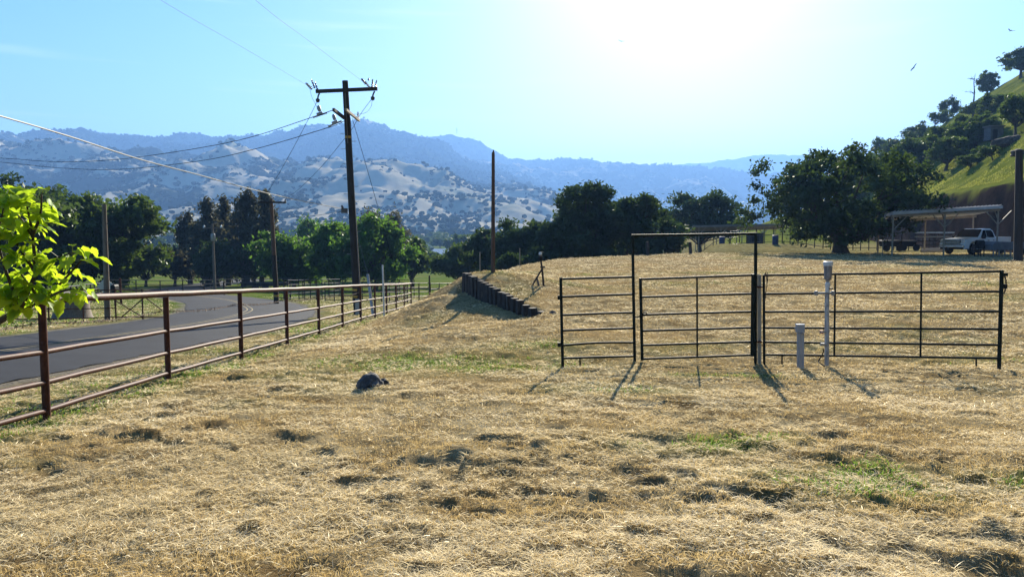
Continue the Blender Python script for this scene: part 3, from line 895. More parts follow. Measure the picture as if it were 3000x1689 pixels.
rock('rock_outcrop', 'dark rock ledge on the hill just left of the long outcrop', 2895, 452, 60, 20, 23, mat='rock_brown', rough=.45, group='outcrops on the hill')
rock('rock_outcrop', 'dark boulders in the grass at the right edge above the cut bank', 2990, 455, 50, 16, 25, mat='rock_brown', rough=.45, group='outcrops on the hill')
x, y, z = hit(2910, 408, 66, 252)
s = thing('shed', 'small grey shed half hidden by trees on the green hill', 'shed', (x, y, z))
m = MB().box((x, y, z + .8), (1.9, 1.7, 2.0)); m.build('wall', MT['shed'], s, smooth=False)
m = MB().box((x, y, z + 1.88), (2.3, 2.0, .14)); m.build('roof', MT['roof'], s, smooth=False)
m = MB().box((x - .3, y - .87, z + .6), (.7, .05, 1.5)); m.build('door', MT['black'], s, smooth=False)

# --- valley oaks far off: one crown, copied
VO = proto('oak_tree', 'small far oak standing on the pale valley slopes under the mountains', 'oak', 97, mat='oak', nc=26, nl=110, ls=.5, cr=.17, split=.15, tr=.3, limbs=10)
first = True
rv = np.random.default_rng(4)
for i in range(70):
    if i < 20: u = rv.uniform(1180, 1400)
    elif i < 32: u = rv.uniform(440, 620)
    else: u = rv.uniform(350, 2100)
    d = rv.uniform(230, 900)
    o = VO if first else copy_tree(VO); first = False
    x = xat(u, d); s_ = rv.uniform(.8, 1.5)
    o.location = (x, d, gz(x, d)); o.scale = (s_ * rv.uniform(.9, 1.3), s_ * 1.1, s_ * rv.uniform(.75, 1.0)); o.rotation_euler.z = rv.uniform(0, 6)
    o['group'] = 'far oaks on the valley slopes'

# ------------------------------------------------------------------ mulberry sapling near the camera, left
def build_sapling():
    D = 3.3
    base = Vector((xat(-150, D), D, 0)); base.z = gz(base.x, base.y)
    sp = thing('mulberry_sapling', 'young mulberry with bright yellow green backlit leaves at the left edge', 'sapling', tuple(base))
    r = np.random.default_rng(3)
    m = MB()
    A = lambda u, v, d=D: at(u, v, d)
    m.path([base, A(-120, 1200), A(-70, 1010), A(-20, 950), A(60, 905), A(105, 800), A(95, 680), A(70, 560)], [.03, .026, .02, .016, .012, .009, .006, .003], 8)
    stems = [[(-20, 950), (120, 880), (205, 800), (258, 738)], [(60, 905), (20, 800), (-5, 700), (10, 610)], [(105, 800), (160, 760), (225, 735)], [(105, 800), (60, 730), (30, 680)],
             [(95, 690), (118, 630), (122, 570)], [(70, 600), (30, 575), (0, 560)], [(-5, 700), (-30, 640), (-20, 580)], [(120, 880), (190, 850), (255, 845)], [(60, 905), (20, 870), (-30, 840)], [(95, 690), (60, 640), (20, 600)], [(120, 880), (90, 840), (60, 800)]]
    tips = []
    for st in stems:
        dd = D + r.normal() * .04
        pts = spline([tuple(A(u, v, D + (dd - D) * k / (len(st) - 1))) for k, (u, v) in enumerate(st)], 5)
        m.path(pts, list(np.linspace(.008, .003, len(pts))), 6)
        tips += pts[2:]
    tips += spline([tuple(A(*p)) for p in ((60, 905), (105, 800), (95, 690), (70, 560))], 7)
    m.build('trunk', MT['bark'], sp)
    # heart shaped, toothed leaf outline folded along its midrib
    ol = [(0, 0), (.28, -.10), (.46, .06), (.52, .28), (.44, .44), (.47, .56), (.33, .68), (.34, .80), (.17, .90), (0, 1.12)]
    right = ol; left = [(-a, b) for a, b in ol[1:-1]]
    nS = len(ol)
    lv = []; fq = []; tint = []
    def leaf(p, dirv, up, s, fold, t):
        dirv = dirv.normalized(); side = dirv.cross(up).normalized(); up = side.cross(dirv)
        i0 = len(lv)
        mid = [(0, .02), (0, .3), (0, .6), (0, .85), (0, 1.12)]
        def P(a, b): 
            dz = abs(a) * fold - .38 * b * b + .06 * math.sin(9 * a + 7 * b)
            return p + dirv * (b * s) + side * (a * s) + up * (dz * s)
        pts = [P(a, b) for a, b in ol] + [P(a, b) for a, b in left] + [P(a, b) for a, b in mid[1:4]]
        for q in pts: lv.append(q); tint.append(t)
        M1, M2, M3 = i0 + nS + len(left), i0 + nS + len(left) + 1, i0 + nS + len(left) + 2
        R = [i0 + k for k in range(nS)]; Lf = [i0] + [i0 + nS + k for k in range(len(left))] + [i0 + nS - 1]
        for seq, fl in ((R, 0), (Lf, 1)):
            tr_ = [(seq[0], seq[1], seq[2]), (seq[0], seq[2], M1), (M1, seq[2], seq[3]), (M1, seq[3], M2), (M2, seq[3], seq[4]), (M2, seq[4], seq[5]), (M2, seq[5], seq[6]), (M2, seq[6], M3), (M3, seq[6], seq[7]), (M3, seq[7], seq[8]), (M3, seq[8], seq[9])]
            for q in tr_: fq.append(q if not fl else q[::-1])
    pet = MB()
    for p in tips:
        for k in range(2):
            ang = r.uniform(0, 2 * PI)
            dirv = Vector((math.cos(ang), math.sin(ang) * .8, r.uniform(-.75, .25)))
            q = Vector(p) + dirv.normalized() * r.uniform(.015, .05) + Vector((0, 0, r.uniform(-.01, .03)))
            pet.path([p, q], .0012, 4)
            leaf(q, dirv, Vector((r.normal() * .35, r.normal() * .35, 1)), r.uniform(.03, .076), r.uniform(.1, .45), r.random())
    off = base
    pet.build('leaf_stem', MT['sapling_stem'], sp)
    np_mesh('foliage', np.array([tuple(q - off) for q in lv]), np.array(fq), MT['sapling'], sp, {'tint': np.array(tint)}, smooth=True)
MT['sapling_stem'] = solid('green_stem', (.16, .17, .04), .5)
build_sapling()
# ------------------------------------------------------------------ rusty pipe fence along the road
def road_fence():
    FX = -5.1
    ys = [4.74] + [7.94 + 3.2 * k for k in range(12)]
    g = lambda y: float(terrain(np.array([FX]), np.array([y]))[0])
    root = thing('pipe_fence', 'rusty brown pipe fence with three rails, a top pipe and barbed wire along the road', 'fence', (FX, ys[1], g(ys[1])))
    xs = [float(np.interp(y, [4, 7.94, 11.14, 14.34, 20.7, 27.1, 36.7, 43.2], [-4.86, -4.94, -5.10, -5.16, -5.31, -5.44, -5.63, -5.76])) for y in ys]
    for x, y in zip(xs, ys):
        MB().path([(x, y, g(y) - .35), (x, y, g(y) + 1.25)], .041, 14).build('post', MT['rust'], root)
    def line(h, rad, name, y0=-1.0):
        pts = [(-4.8, y0, g(y0) + h)] + [(x, y, g(y) + h) for x, y in zip(xs, ys)]
        fine = []
        for a, b in zip(pts[:-1], pts[1:]):
            for k in range(4):
                q = Vector(a).lerp(Vector(b), k / 4); q.z += .004 * math.sin(3 * q.y); fine.append(q)
        fine.append(Vector(pts[-1]))
        m = MB().path(fine, rad, 12)
        m.build(name, MT['rust'], root)
    line(1.295, .044, 'top_rail'); 
    for h in (.745, .42, .12): line(h, .028, 'rail')
    # barbed wire: two twisted strands with barbs
    pts = [(-4.86, -1, g(-1) + 1.06)]
    for x, y in zip(xs, ys): pts.append((x - .055, y, g(y) + 1.05))
    w = MB(); L = 0
    for a, b in zip(pts[:-1], pts[1:]):
        a = Vector(a); b = Vector(b); n = 60
        for s in (0, PI):
            st = []
            for k in range(n + 1):
                t = k / n; q = a.lerp(b, t); q.z -= .05 * 4 * t * (1 - t)
                q += Vector((math.cos(t * 70 + s), 0, math.sin(t * 70 + s))) * .006
                st.append(q)
            w.path(st, .0035, 4)
        for k in range(1, 25):
            t = k / 25 + random.uniform(-.01, .01); q = a.lerp(b, t); q.z -= .05 * 4 * t * (1 - t)
            for j in range(3):
                dv = Vector((random.gauss(0, .5), random.gauss(0, .6), random.gauss(0, 1))).normalized() * .028
                w.path([q - dv, q + dv], .0028, 4)
    w.build('barbed_wire', MT['wire_rust'], root)
MT['wire_rust'] = solid('rusty_wire', (.12, .075, .05), .6, .3)
road_fence()

# ------------------------------------------------------------------ stock panels and the bow gate
RT = MT['green_pipe']
def rail(u0, v0, d0, u1, v1, d1, r=.0185): return MB().path([at(u0, v0, d0), at(u0, v0, d0).lerp(at(u1, v1, d1), .5) + Vector((0, 0, random.uniform(-.004, .004))), at(u1, v1, d1)], r, 10)
def upr(u0, v0, u1, v1, d, r, sink=.15):
    a = at(u0, v0, d); b = at(u1, v1, d); 
    return MB().path([a, b + (b - a).normalized() * sink], r, 12)

p = thing('livestock_panel', 'short dark green six rail panel left of the tall gate frame', 'fence panel', tuple(at(1649, 1095, 12.16)), 'pipe panels at the gate')
for k, (vl, vr) in enumerate(((817, 811), (869, 861.6), (922.6, 914.9), (967.8, 960.8), (1011.4, 1003), (1049, 1043))):
    a = at(1647, vl, 12.16); b = at(1856.5, vr, 12.7)
    pts = [a.lerp(b, t) + Vector((0, 0, .02 * math.sin(PI * t) * (1 if k == 4 else .15))) for t in np.linspace(0, 1, 7)]
    MB().path(pts, .0185, 10).build('rail', RT, p)
upr(1642.5, 812, 1649, 1093, 12.16, .024).build('post', RT, p)
q = upr(1699, 1048, 1700, 1086, 12.3, .014, .05); a = at(1696, 1049, 12.28); q.box(a, (.10, .02, .02)); q.build('foot', RT, p)
for v in (871, 1009): MB().box(at(1638, v, 12.14), (.05, .04, .07)).build('hinge_lug', RT, p)

gt = thing('bow_gate', 'dark green ride through gate with a high header bar and a six rail leaf', 'gate', tuple(at(2030, 1070, 12.7)))
upr(1853, 690, 1859.8, 1076, 12.74, .0245).build('frame_post', RT, gt)
upr(2214, 684, 2213, 1066, 12.66, .0265).build('frame_post', RT, gt)
rail(1850, 690, 12.74, 2217, 684.5, 12.66, .0225).build('header', RT, gt)
lf = MB()
a0, a1 = 1876, 2206
leaf = upr(1876, 814, 1881.5, 1055, 12.72, .0255, 0).build('gate_leaf', RT, gt)
upr(2206.5, 802, 2203.5, 1043, 12.62, .030, 0).build('end_post', RT, leaf)
for vl, vr in ((817.5, 805.5), (870, 860), (922, 912.5), (968.5, 959), (1011, 1000.6), (1050.8, 1039)):
    rail(1877, vl, 12.72, 2206, vr, 12.64, .0185).build('rail', RT, leaf)
upr(2042, 812, 2042.6, 1045, 12.69, .0145, 0).build('upright', RT, leaf)
for v in (915, 996): MB().box(at(2210, v, 12.63), (.07, .06, .03)).build('hinge', RT, gt)
# latch chain
ch = MB()
def chain(m, pts, s=.016):
    for i in range(len(pts) - 1):
        a = Vector(pts[i]); b = Vector(pts[i + 1]); c = (a + b) / 2; d = (b - a).normalized()
        sd = d.orthogonal().normalized()
        if i % 2: sd = d.cross(sd)
        lk = [c + d * math.cos(w) * s * 1.25 + sd * math.sin(w) * s * .7 for w in np.linspace(0, 2 * PI, 9)]
        m.path(lk, .0042, 5, cap=False)
c0 = at(1856, 928, 12.68); c1 = at(1880, 921, 12.66)
chain(ch, [c0.lerp(c1, t) + Vector((0, -.02, -.02 * math.sin(PI * t))) for t in np.linspace(0, 1, 8)])
c2 = at(1896, 921, 12.66)
chain(ch, [c1.lerp(c2, t) + Vector((0, -.035, .04 * math.sin(PI * t))) for t in np.linspace(0, 1, 7)])
chain(ch, [c1 + Vector((.005, -.03, -.025 * k)) for k in range(5)])
ch.build('latch_chain', MT['black'], gt)

b0 = at(2224, 803, 12.62); 
wp = thing('wooden_post', 'weathered pale post squeezed between the gate and the right panel', 'post', tuple(at(2226, 1068, 12.62)))
m = MB(); 
m.path([at(2221.5, 803, 12.62), at(2223, 1068, 12.62) + Vector((0, 0, -.3))], .016, 8); m.path([at(2227.5, 804, 12.62), at(2228.5, 1068, 12.62) + Vector((0, 0, -.3))], .019, 8)
m.build('shaft', MT['wood_pale'], wp)
MB().box(at(2225, 840, 12.60), (.085, .05, .03)).build('strap', MT['rust'], wp)
MB().box(at(2225, 1000, 12.60), (.085, .05, .03)).build('strap', MT['rust'], wp)

p = thing('livestock_panel', 'long dark green six rail panel right of the gate, with two uprights', 'fence panel', tuple(at(2930, 1069, 12.0)), 'pipe panels at the gate')
DL, DR = 12.6, 12.0
for vl, vr in ((806, 794.6), (860.6, 853.4), (913, 911.8), (959.5, 963.5), (1001.5, 1009.7), (1038.4, 1048.8)):
    rail(2238, vl, DL, 2930, vr, DR, .0185).build('rail', RT, p)
upr(2237.5, 804, 2239, 1066, DL, .021).build('post', RT, p)
upr(2935, 791, 2927, 1069, DR, .030).build('post', RT, p)
for u, v0, v1 in ((2447, 803, 1042), (2699.5, 799.5, 1046)):
    dd = DL + (DR - DL) * (u - 2238) / 692
    upr(u, v0, u - 3, v1, dd, .0155, 0).build('upright', RT, p)
for u, v in ((2291, 1039.5), (2860, 1048)):
    dd = DL + (DR - DL) * (u - 2238) / 692
    q = upr(u, v, u, v + 17, dd, .013, .06); q.box(at(u, v + 1.5, dd), (.09, .025, .02)); q.build('foot', RT, p)
MB().box(at(2944, 804, 11.98), (.07, .05, .05)).build('latch_plate', RT, p)
MB().box(at(2943, 838, 11.98), (.06, .05, .07)).build('latch_plate', RT, p)
ch = MB(); chain(ch, [at(2943, 806, 11.95).lerp(at(2941, 860, 11.95), t) + Vector((.03 * math.sin(PI * t), 0, 0)) for t in np.linspace(0, 1, 15)]); ch.build('latch_chain', MT['black'], p)
m = MB()
rp = [at(2243, 800, 12.55), at(2246, 815, 12.53), at(2247, 835, 12.53), at(2244, 850, 12.54), at(2243, 874, 12.54)]
m.path(spline([tuple(q) for q in rp], 6), .006, 6)
m.path(spline([tuple(q) for q in (at(2244, 801, 12.55), at(2249, 812, 12.54), at(2248, 828, 12.53))], 6), .006, 6)
m.path(spline([tuple(q) for q in (at(2240, 803, 12.57), at(2245, 797, 12.55), at(2250, 806, 12.53), at(2246, 832, 12.53))], 6), .006, 6)
o = m.build('rope', MT['black'], None, loc=tuple(rp[0])); tag(o, 'dark looped rope hanging from the left end of the long panel', 'rope')

# ------------------------------------------------------------------ standpipe and utility box
D = 12.36
b = at(2422, 1064, D)
sp = thing('standpipe', 'stained white standpipe with an upturned grimy hopper on top, clamped to the panel', 'standpipe', tuple(b))
MB().path([at(2422, 1070, D), at(2423, 861, D)], .036, 18).build('pipe', MT['old_pvc'], sp)
c = at(2423.5, 838, D); pxm = D / F
MB().lathe(at(2424, 856, D), [(.034, 0), (.034, .10), (.040, .105), (.040, .15), (.034, .155), (.030, .165)], 18).build('coupling', MT['white_pvc'], sp)
MB().lathe(at(2424.5, 833, D), [(.022, 0), (.026, .02), (.022, .035), (.028, .05), (.026, .075)], 16).build('neck', MT['old_pvc'], sp)
MB().lathe(at(2425, 821, D), [(.030, 0), (.052, .012), (.058, .035), (.060, .10), (.064, .18), (.071, .235)], 22).build('hopper', MT['hopper'], sp)
MB().lathe(at(2426, 778, D), [(.074, 0), (.076, .055), (.072, .068), (.058, .072), (.056, .066)], 22).build('cap', MT['white_pvc'], sp)
m = MB().tube(at(2427, 844, D - .03), at(2443, 845, D - .03), .006); m.box(at(2434, 845, D - .035), (.05, .04, .022)); m.build('valve_handle', MT['black'], sp)
m = MB().tube(at(2384, 858, D + .02), at(2446, 858, D), .016, n=10)
for u in (2391, 2440): m.box(at(u, 858, D - .01), (.035, .06, .075))
m.build('clamp_bracket', MT['grey_metal'], sp)
m = MB().tube(at(2418, 972, D - .02), at(2402, 973, D - .05), .013, n=10); m.build('upper_tap', MT['grey_metal'], sp)
m = MB().box(at(2406, 968, D - .04), (.055, .03, .012)); m.box(at(2407, 975, D - .04), (.05, .03, .012)); m.build('tap_handle', MT['red'], sp)
m = MB().tube(at(2420, 1010, D - .03), at(2404, 1009, D - .07), .016, n=10); m.box(at(2410, 1007, D - .07), (.06, .03, .03)); m.build('lower_tap', MT['grey_metal'], sp)
h = MB().path(spline([tuple(q) for q in (at(2410, 1018, D - .08), at(2413, 1026, D - .09), at(2407, 1042, D - .1), at(2398, 1057, D - .12), at(2403, 1063, D - .2), at(2416, 1073, D - .3))], 6), .0095, 8)
h.build('hose', MT['black'], sp)
MB().lathe(at(2423, 972, D), [(.040, 0), (.040, .05)], 16).build('collar', MT['old_pvc'], sp)

D2 = 12.15
b = at(2345, 1066, D2)
ub = thing('utility_box', 'small grey electrical box on a short double post near the standpipe', 'utility box', tuple(b))
m = MB().box(at(2344, 962, D2), (.125, .085, .125)); m.build('box', MT['grey_plastic'], ub, bevel=.006)
m = MB().box(at(2344, 949.5, D2), (.135, .10, .012)); m.build('lid', MT['white_pvc'], ub, bevel=.003)
m = MB().tube(at(2330, 960, D2 - .02), at(2328, 961, D2 - .02), .012); m.build('knob', MT['grey_metal'], ub)
for u in (2340, 2350.5):
    MB().beam(at(u, 974, D2), at(u, 1068, D2) + Vector((0, 0, -.1)), .045, .045).build('post', MT['grey_plastic'], ub, smooth=False)
MB().box(at(2352, 977, D2 - .04), (.05, .02, .012)).build('connector', MT['grey_metal'], ub)

# ------------------------------------------------------------------ retaining wall of upright timbers
TP = [(1362, 798), (1371, 802), (1379.5, 807), (1388, 810), (1398.5, 815.5), (1409, 820.7), (1419, 826), (1429.6, 832.8), (1441.6, 840), (1453.7, 845), (1467.5, 853.5), (1479.6, 858.7), (1491.7, 865.5), (1505.5, 871), (1521, 880), (1538, 891), (1559, 900), (1585, 912)]
n = len(TP)
dA = [24.6 - 4.5 * k / (n - 1) for k in range(n)]
rw = thing('retaining_wall', 'stepped retaining wall of dark upright railway ties holding the mound', 'retaining wall', tuple(at(1470, 900, 22.4)))
for k, ((u, v), d) in enumerate(zip(TP, dA)):
    t = at(u, v + random.uniform(-2, 2), d); low = min(gz(t.x - .3, t.y - .25), gz(t.x, t.y - .3)) - .35
    hh = t.z - low
    M = Matrix.Rotation(-1.08 + random.uniform(-.25, .25), 3, 'Z') @ Matrix.Rotation(random.uniform(-.03, .03), 3, 'X')
    MB().box((t.x + .02, t.y, t.z - hh / 2), (.20, .19, hh), M=M).build('timber', MT['timber'], rw, smooth=False, bevel=.012)

# ------------------------------------------------------------------ poles
def pole(name, label, u0, v0, u1, d, r0, r1, mat, group=None, vb=None):
    t = at(u0, v0, d); x = xat(u1, d); z = gz(x, d)
    root = thing(name, label, 'pole', (x, d, z), group)
    b = Vector((x, d, z - .6))
    MB().path([b, b.lerp(t, .33), b.lerp(t, .66), t], [r1, r1 * .7 + r0 * .3, r1 * .35 + r0 * .65, r0], 14).build('shaft', MT[mat], root)
    return root, b, t
lp, b, t = pole('wooden_pole', 'lone plain brown pole standing on the mound behind the retaining wall', 1445, 447, 1444, 25.6, .052, .075, 'pole_brown')
MB().path([t - Vector((0, 0, .02)), t + Vector((.015, 0, .09))], [.04, .015], 8).build('split_top', MT['pole_brown'], lp)
pole('wooden_pole', 'plain weathered pole left of the road, in front of the dark oaks', 305, 598, 308, 28.5, .075, .115, 'pole_grey')
fp, b, t = pole('wooden_pole', 'thick dark pole at the right edge by the carport', 2986, 440, 2984, 46, .19, .25, 'pole_dark')

# main utility pole
DM = 33.0
up_, b, t = pole('utility_pole', 'tall dark utility pole with a crossarm, insulators and climbing steps', 1011, 237, 1048, DM, .125, .185, 'pole_dark')
ax = lambda v: 1011 + (1048 - 1011) * (v - 237) / 690.0
MB().beam(at(925, 268, DM - .18), at(1106, 260, DM - .18), .10, .15).build('crossarm', MT['pole_dark'], up_, smooth=False, bevel=.008)
m = MB().beam(at(977, 321, DM - 1.5), at(1009, 346, DM - .1), .10, .12); m.build('lower_arm', MT['pole_dark'], up_, smooth=False)
MB().beam(at(1013, 321, DM - 1.2), at(1052, 353, DM + 1.4), .09, .10).build('lower_arm', MT['wood_pale'], up_, smooth=False)
def insul(u, v, d, h, r, mat, tilt=(0, 0)):
    pr = []
    for k in range(4):
        z = h * k / 4; pr += [(r * .45, z), (r * (1 - .1 * k), z + h * .06), (r * .4, z + h * .16)]
    pr.append((r * .3, h))
    M = Matrix.Rotation(tilt[0], 3, 'X') @ Matrix.Rotation(tilt[1], 3, 'Y')
    return MB().lathe(at(u, v, d), pr, 10, M).build('insulator', MT[mat], up_)
for u, v, dd, h, r, mt, tl in ((930, 262, -.1, .32, .055, 'porcelain', (0, -.3)), (922, 258, -.15, .38, .06, 'porcelain', (0, -.35)), (914, 262, -.3, .34, .07, 'ins_white', (.3, -.7)), (911, 258, -.3, .30, .075, 'porcelain', (0, -.8)),
                               (1090, 256, -.1, .34, .06, 'porcelain', (0, .1)), (1099, 254, -.1, .28, .05, 'porcelain', (0, .25)), (1082, 256, -.3, .32, .075, 'ins_white', (.4, -.6)), (1072, 246, -.3, .28, .08, 'porcelain', (.2, -.7)), (1079, 236, -.3, .12, .06, 'porcelain', (0, .5)),
                               (1049, 350, 1.2, .34, .055, 'porcelain', (0, 0))):
    insul(u, v, DM + dd, h, r, mt, tl)
for u, v0, v1 in ((932, 272, 292), (1093, 268, 286)):
    m = MB().path([at(u + 4, v0, DM), at(u, (v0 + v1) / 2, DM + .1), at(u - 1, v1 - 3, DM + .15)], .035, 8)
    m.lathe(at(u - 1, v1 + 3, DM + .15), [(.03, -.08), (.085, -.04), (.09, .06), (.04, .1)], 10)
    m.build('hanging_insulator', MT['porcelain'], up_)
for k in range(17):
    v = 392 + k * 22; s = 1 if k % 2 else -1
    d = DM - .02; c = at(ax(v), v, d); 
    m = MB().path([c + Vector((s * .13, 0, 0)), c + Vector((s * .30, -.02, .0)), c + Vector((s * .31, -.02, .025))], .010, 6); m.build('step_bolt', MT['grey_metal'], up_)
for v, mt in ((402, 'yellow'), (848, 'yellow'), (868, 'yellow')):
    c = at(ax(v), v, DM); rr = .128 + .055 * (v - 237) / 690
    MB().lathe(c, [(rr + .004, -.05), (rr + .004, .05)], 14).build('band', MT[mt], up_)
c = at(ax(900), 900, DM - .18); MB().box(c, (.16, .05, .75)).build('tag_plate', MT['grey_metal'], up_)
m = MB().path([at(1004, 608, DM - .1), at(1002, 604, DM - .25)], .05, 8); m.box(at(1009, 617, DM - .25), (.24, .2, .2)); m.build('cable_clamp', MT['porcelain'], up_)
MB().path([at(ax(v) + 9.5, v, DM - .1) for v in (345, 500, 650, 800, 930)], .016, 6).build('ground_wire', MT['wire'], up_)
MB().path([at(ax(v) - 1.5, v, DM - .19) for v in (262, 330, 420)], .018, 6).build('conduit', MT['pole_grey'], up_)

# second pole with a single crossarm, and the small pole with a transformer
sp2, b, t = pole('utility_pole', 'brown pole with a single bare crossarm and a dark lower half, beyond the road', 794, 582, 808, 46, .10, .155, 'pole_brown')
x = xat(808, 46)
c0 = b.lerp(t, .0); c1 = b.lerp(t, .52)
MB().path([c0, c1], [.160, .136], 14).build('dark_wrap', MT['pole_dark'], sp2)
MB().beam(at(757, 592, 45.85), at(838, 593, 45.85), .09, .10).build('crossarm', MT['pole_dark'], sp2, smooth=False)
MB().path([at(835, 592, 45.85), at(836, 583, 45.85)], [.05, .03], 6).build('insulator', MT['porcelain'], sp2)
MB().lathe(b.lerp(t, .16), [(.158, 0), (.158, .12)], 12).build('band', MT['yellow'], sp2)
sp3, b, t = pole('utility_pole', 'small grey pole with a transformer can at the far bend of the road', 622, 655, 627, 76, .10, .14, 'pole_grey')
MB().lathe(at(624, 706, 75.8), [(.20, 0), (.22, .05), (.22, .65), (.18, .75)], 12).build('transformer', MT['grey_metal'], sp3)
MB().beam(at(594, 668, 76), at(652, 668, 76), .10, .10).build('crossarm', MT['pole_grey'], sp3, smooth=False)
for u in (598, 648): MB().lathe(at(u, 668, 76), [(.05, 0), (.12, .08), (.10, .22), (.04, .3)], 8).build('insulator', MT['white_pvc'], sp3)

# ------------------------------------------------------------------ overhead lines
def wire(label, pts, r, mat='wire', name='overhead_wire', group='overhead wires at the big pole', n=8):
    P = spline([tuple(at(*p)) if not isinstance(p, Vector) else tuple(p) for p in pts], n)
    o = MB().path(P, r, 6).build(name, MT[mat], None, loc=tuple(P[-1]))
    return tag(o, label, 'wire', group)
wire('upper overhead wire running from the left end of the crossarm towards the top left', [Vector((-9.9, 0, 7.75)), Vector((-9.6, 10, 7.72)), (470, 0, 20), (680, 121, 25), (900, 250, DM - .3)], .005)
wire('upper overhead wire running from the right end of the crossarm over the top edge', [Vector((-7.2, 0, 7.9)), Vector((-7.0, 10, 7.85)), (748, 0, 20.2), (905, 120, 25.5), (1067, 242, DM - .3)], .005)
wire('thick bright service cable sloping down from the left edge to the clamp on the pole', [(-520, 215, 8.0), (-250, 276, 10.2), (0, 340, 13), (204, 400, 15.5), (408, 466, 18.3), (582, 512, 21), (728, 552, 24.3), (873, 586, 28.5), (1003, 611, DM - .25)], .017, 'wire_bright')
wire('dark overhead wire sagging left from the raised lower arm of the pole', [(-200, 455, 60), (0, 463, 53), (146, 473, 49), (291, 471, 46), (466, 452, 42), (699, 411, 37), (914, 344, 32.5), (977, 322, DM - 1.5)], .015, 'wire_dark')
wire('lowest dark overhead wire sagging left from the middle of the pole', [(-200, 462, 60), (0, 475, 53), (175, 492, 49), (349, 496, 45.5), (582, 472, 40), (757, 434, 36.5), (964, 373, 33), (1008, 355, DM)], .015, 'wire_dark')
for u, v, d, dr, lab in ((938, 337, 32.2, (.9, .15, .33), 'grey cutout switch hanging on the upper of the two sagging wires'), (982, 362, 32.8, (.9, .1, .38), 'grey cutout switch hanging on the lower sagging wire near the pole')):
    c = at(u, v, d); dv = Vector(dr).normalized()
    s = thing('line_switch', lab, 'switch', tuple(c), 'switches on the sagging wires')
    MB().beam(c - dv * .32, c + dv * .30, .07, .06).build('bar', MT['grey_plastic'], s, smooth=False)
    M = dv.to_track_quat('X', 'Z').to_matrix()
    MB().box(c - dv * .02 + Vector((0, 0, .06)), (.26, .10, .12), M=M).build('housing', MT['grey_plastic'], s, bevel=.01)
    MB().lathe(c + Vector((-.01, 0, .14)), [(.03, 0), (.075, .03), (.08, .2), (.05, .25)], 10, Matrix.Rotation(-.25, 3, 'Y')).build('cutout', MT['grey_plastic'], s)
wire('thin jumper wire curling down from the left insulators to the line switch', [(908, 263, DM - .3), (914, 285, DM - .3), (926, 308, DM - .5), (930, 322, 32.2)], .007, 'wire_dark', 'jumper_wire', 'jumper wires on the big pole')
wire('thin jumper wire looping from the right hanging insulator to the lower arm', [(1090, 290, DM), (1088, 310, DM + .3), (1075, 328, DM + .7), (1056, 334, DM + 1.1), (1034, 335, DM + .3)], .007, 'wire_dark', 'jumper_wire', 'jumper wires on the big pole')
wire('thin wire dropping from the left hanging insulator to the second pole', [(930, 296, DM + .15), (900, 356, 34.5), (860, 432, 37), (815, 512, 41), (775, 577, 45.3), (762, 590, 45.8)], .010, 'wire_dark')
wire('thin wire dropping from the right hanging insulator behind the pole to the second pole', [(1089, 290, DM + .15), (1056, 335, DM + 1.2), (1030, 380, 35), (1000, 418, 36.5), (940, 490, 39.5), (880, 550, 43), (836, 584, 45.8)], .010, 'wire_dark')
wire('dark guy wire running down right from the pole to behind the grey eucalyptus', [(1031, 345, DM + .1), (1064, 455, DM + 1.2), (1098, 574, DM + 2.4), (1130, 690, DM + 3.6), (1168, 830, DM + 5), (1180, 885, DM + 5.5)], .011, 'wire_dark', 'guy_wire', 'guy wires')
gw = thing('guy_wire', 'guy wire with a grey plastic guard on its lower end right of the pole', 'wire', tuple(at(1093, 925, 31.5)), 'guy wires')
MB().path([at(1052, 705, DM - .1), at(1066, 760, DM - .5), at(1077, 800, DM - .8)], .008, 6).build('cable', MT['wire'], gw)
MB().path([at(1077, 803, DM - .8), at(1093, 925, 31.6)], [.055, .06], 10).build('guard', MT['grey_plastic'], gw)
wire('thin far wire between the small transformer pole and the trees', [(500, 668, 80), (594, 666, 76), (648, 666, 76), (700, 664, 77)], .012, 'wire_dark', group='far wires')
wire('thin far wire from the second pole to the big utility pole', [(812, 637, 46), (900, 634, 40), (1008, 618, DM)], .009, 'wire_dark', group='far wires')

# ------------------------------------------------------------------ small posts
def stick(name, label, u, vt, d, r, mat, group=None, u0=None):
    x = xat(u, d); z = gz(x, d); t = at(u0 or u, vt, d)
    o = MB().path([(x, d, z - .3), tuple(t)], r, 10).build(name, MT[mat], None, loc=(x, d, z))
    return tag(o, label, 'post', group)
stick('marker_post', 'slim white plastic marker pipe behind the rusty fence, right of the big pole', 1124, 776, 30, .035, 'white_pvc', u0=1121)
stick('marker_post', 'thin pale stake on the mound left of the lone brown pole', 1406, 738, 34, .018, 'wood_pale')
stick('marker_post', 'thin pale stake on the field edge right of the lone brown pole', 1523, 727, 38, .018, 'wood_pale')
stick('field_post', 'dark stout post at the field edge, left one seen through the gate frame', 1897, 708, 57, .13, 'timber', 'dark posts at the field edge')
stick('field_post', 'dark stout post at the field edge near the ditch, right one in the gate frame', 2024, 708, 60, .13, 'timber', 'dark posts at the field edge', u0=2021)
stick('field_post', 'short thin stake in the field just left of the carport', 2586, 700, 55, .03, 'pole_grey')
D = 24.2
x = xat(1595, D)
tp = thing('braced_post', 'thin dark post with a slanting brace and a white capped head on the mound', 'post', (x, D, gz(x, D)))
MB().path([at(1595, 862, D), at(1588, 785, D), at(1584, 760, D)], [.035, .03, .026], 8).build('shaft', MT['timber'], tp)
MB().path([at(1589, 786, D), at(1565, 826, D - .3), at(1538, 880, D - .6)], .026, 8).build('brace', MT['timber'], tp)
MB().box(at(1590, 782, D), (.16, .06, .05)).build('bracket', MT['timber'], tp)
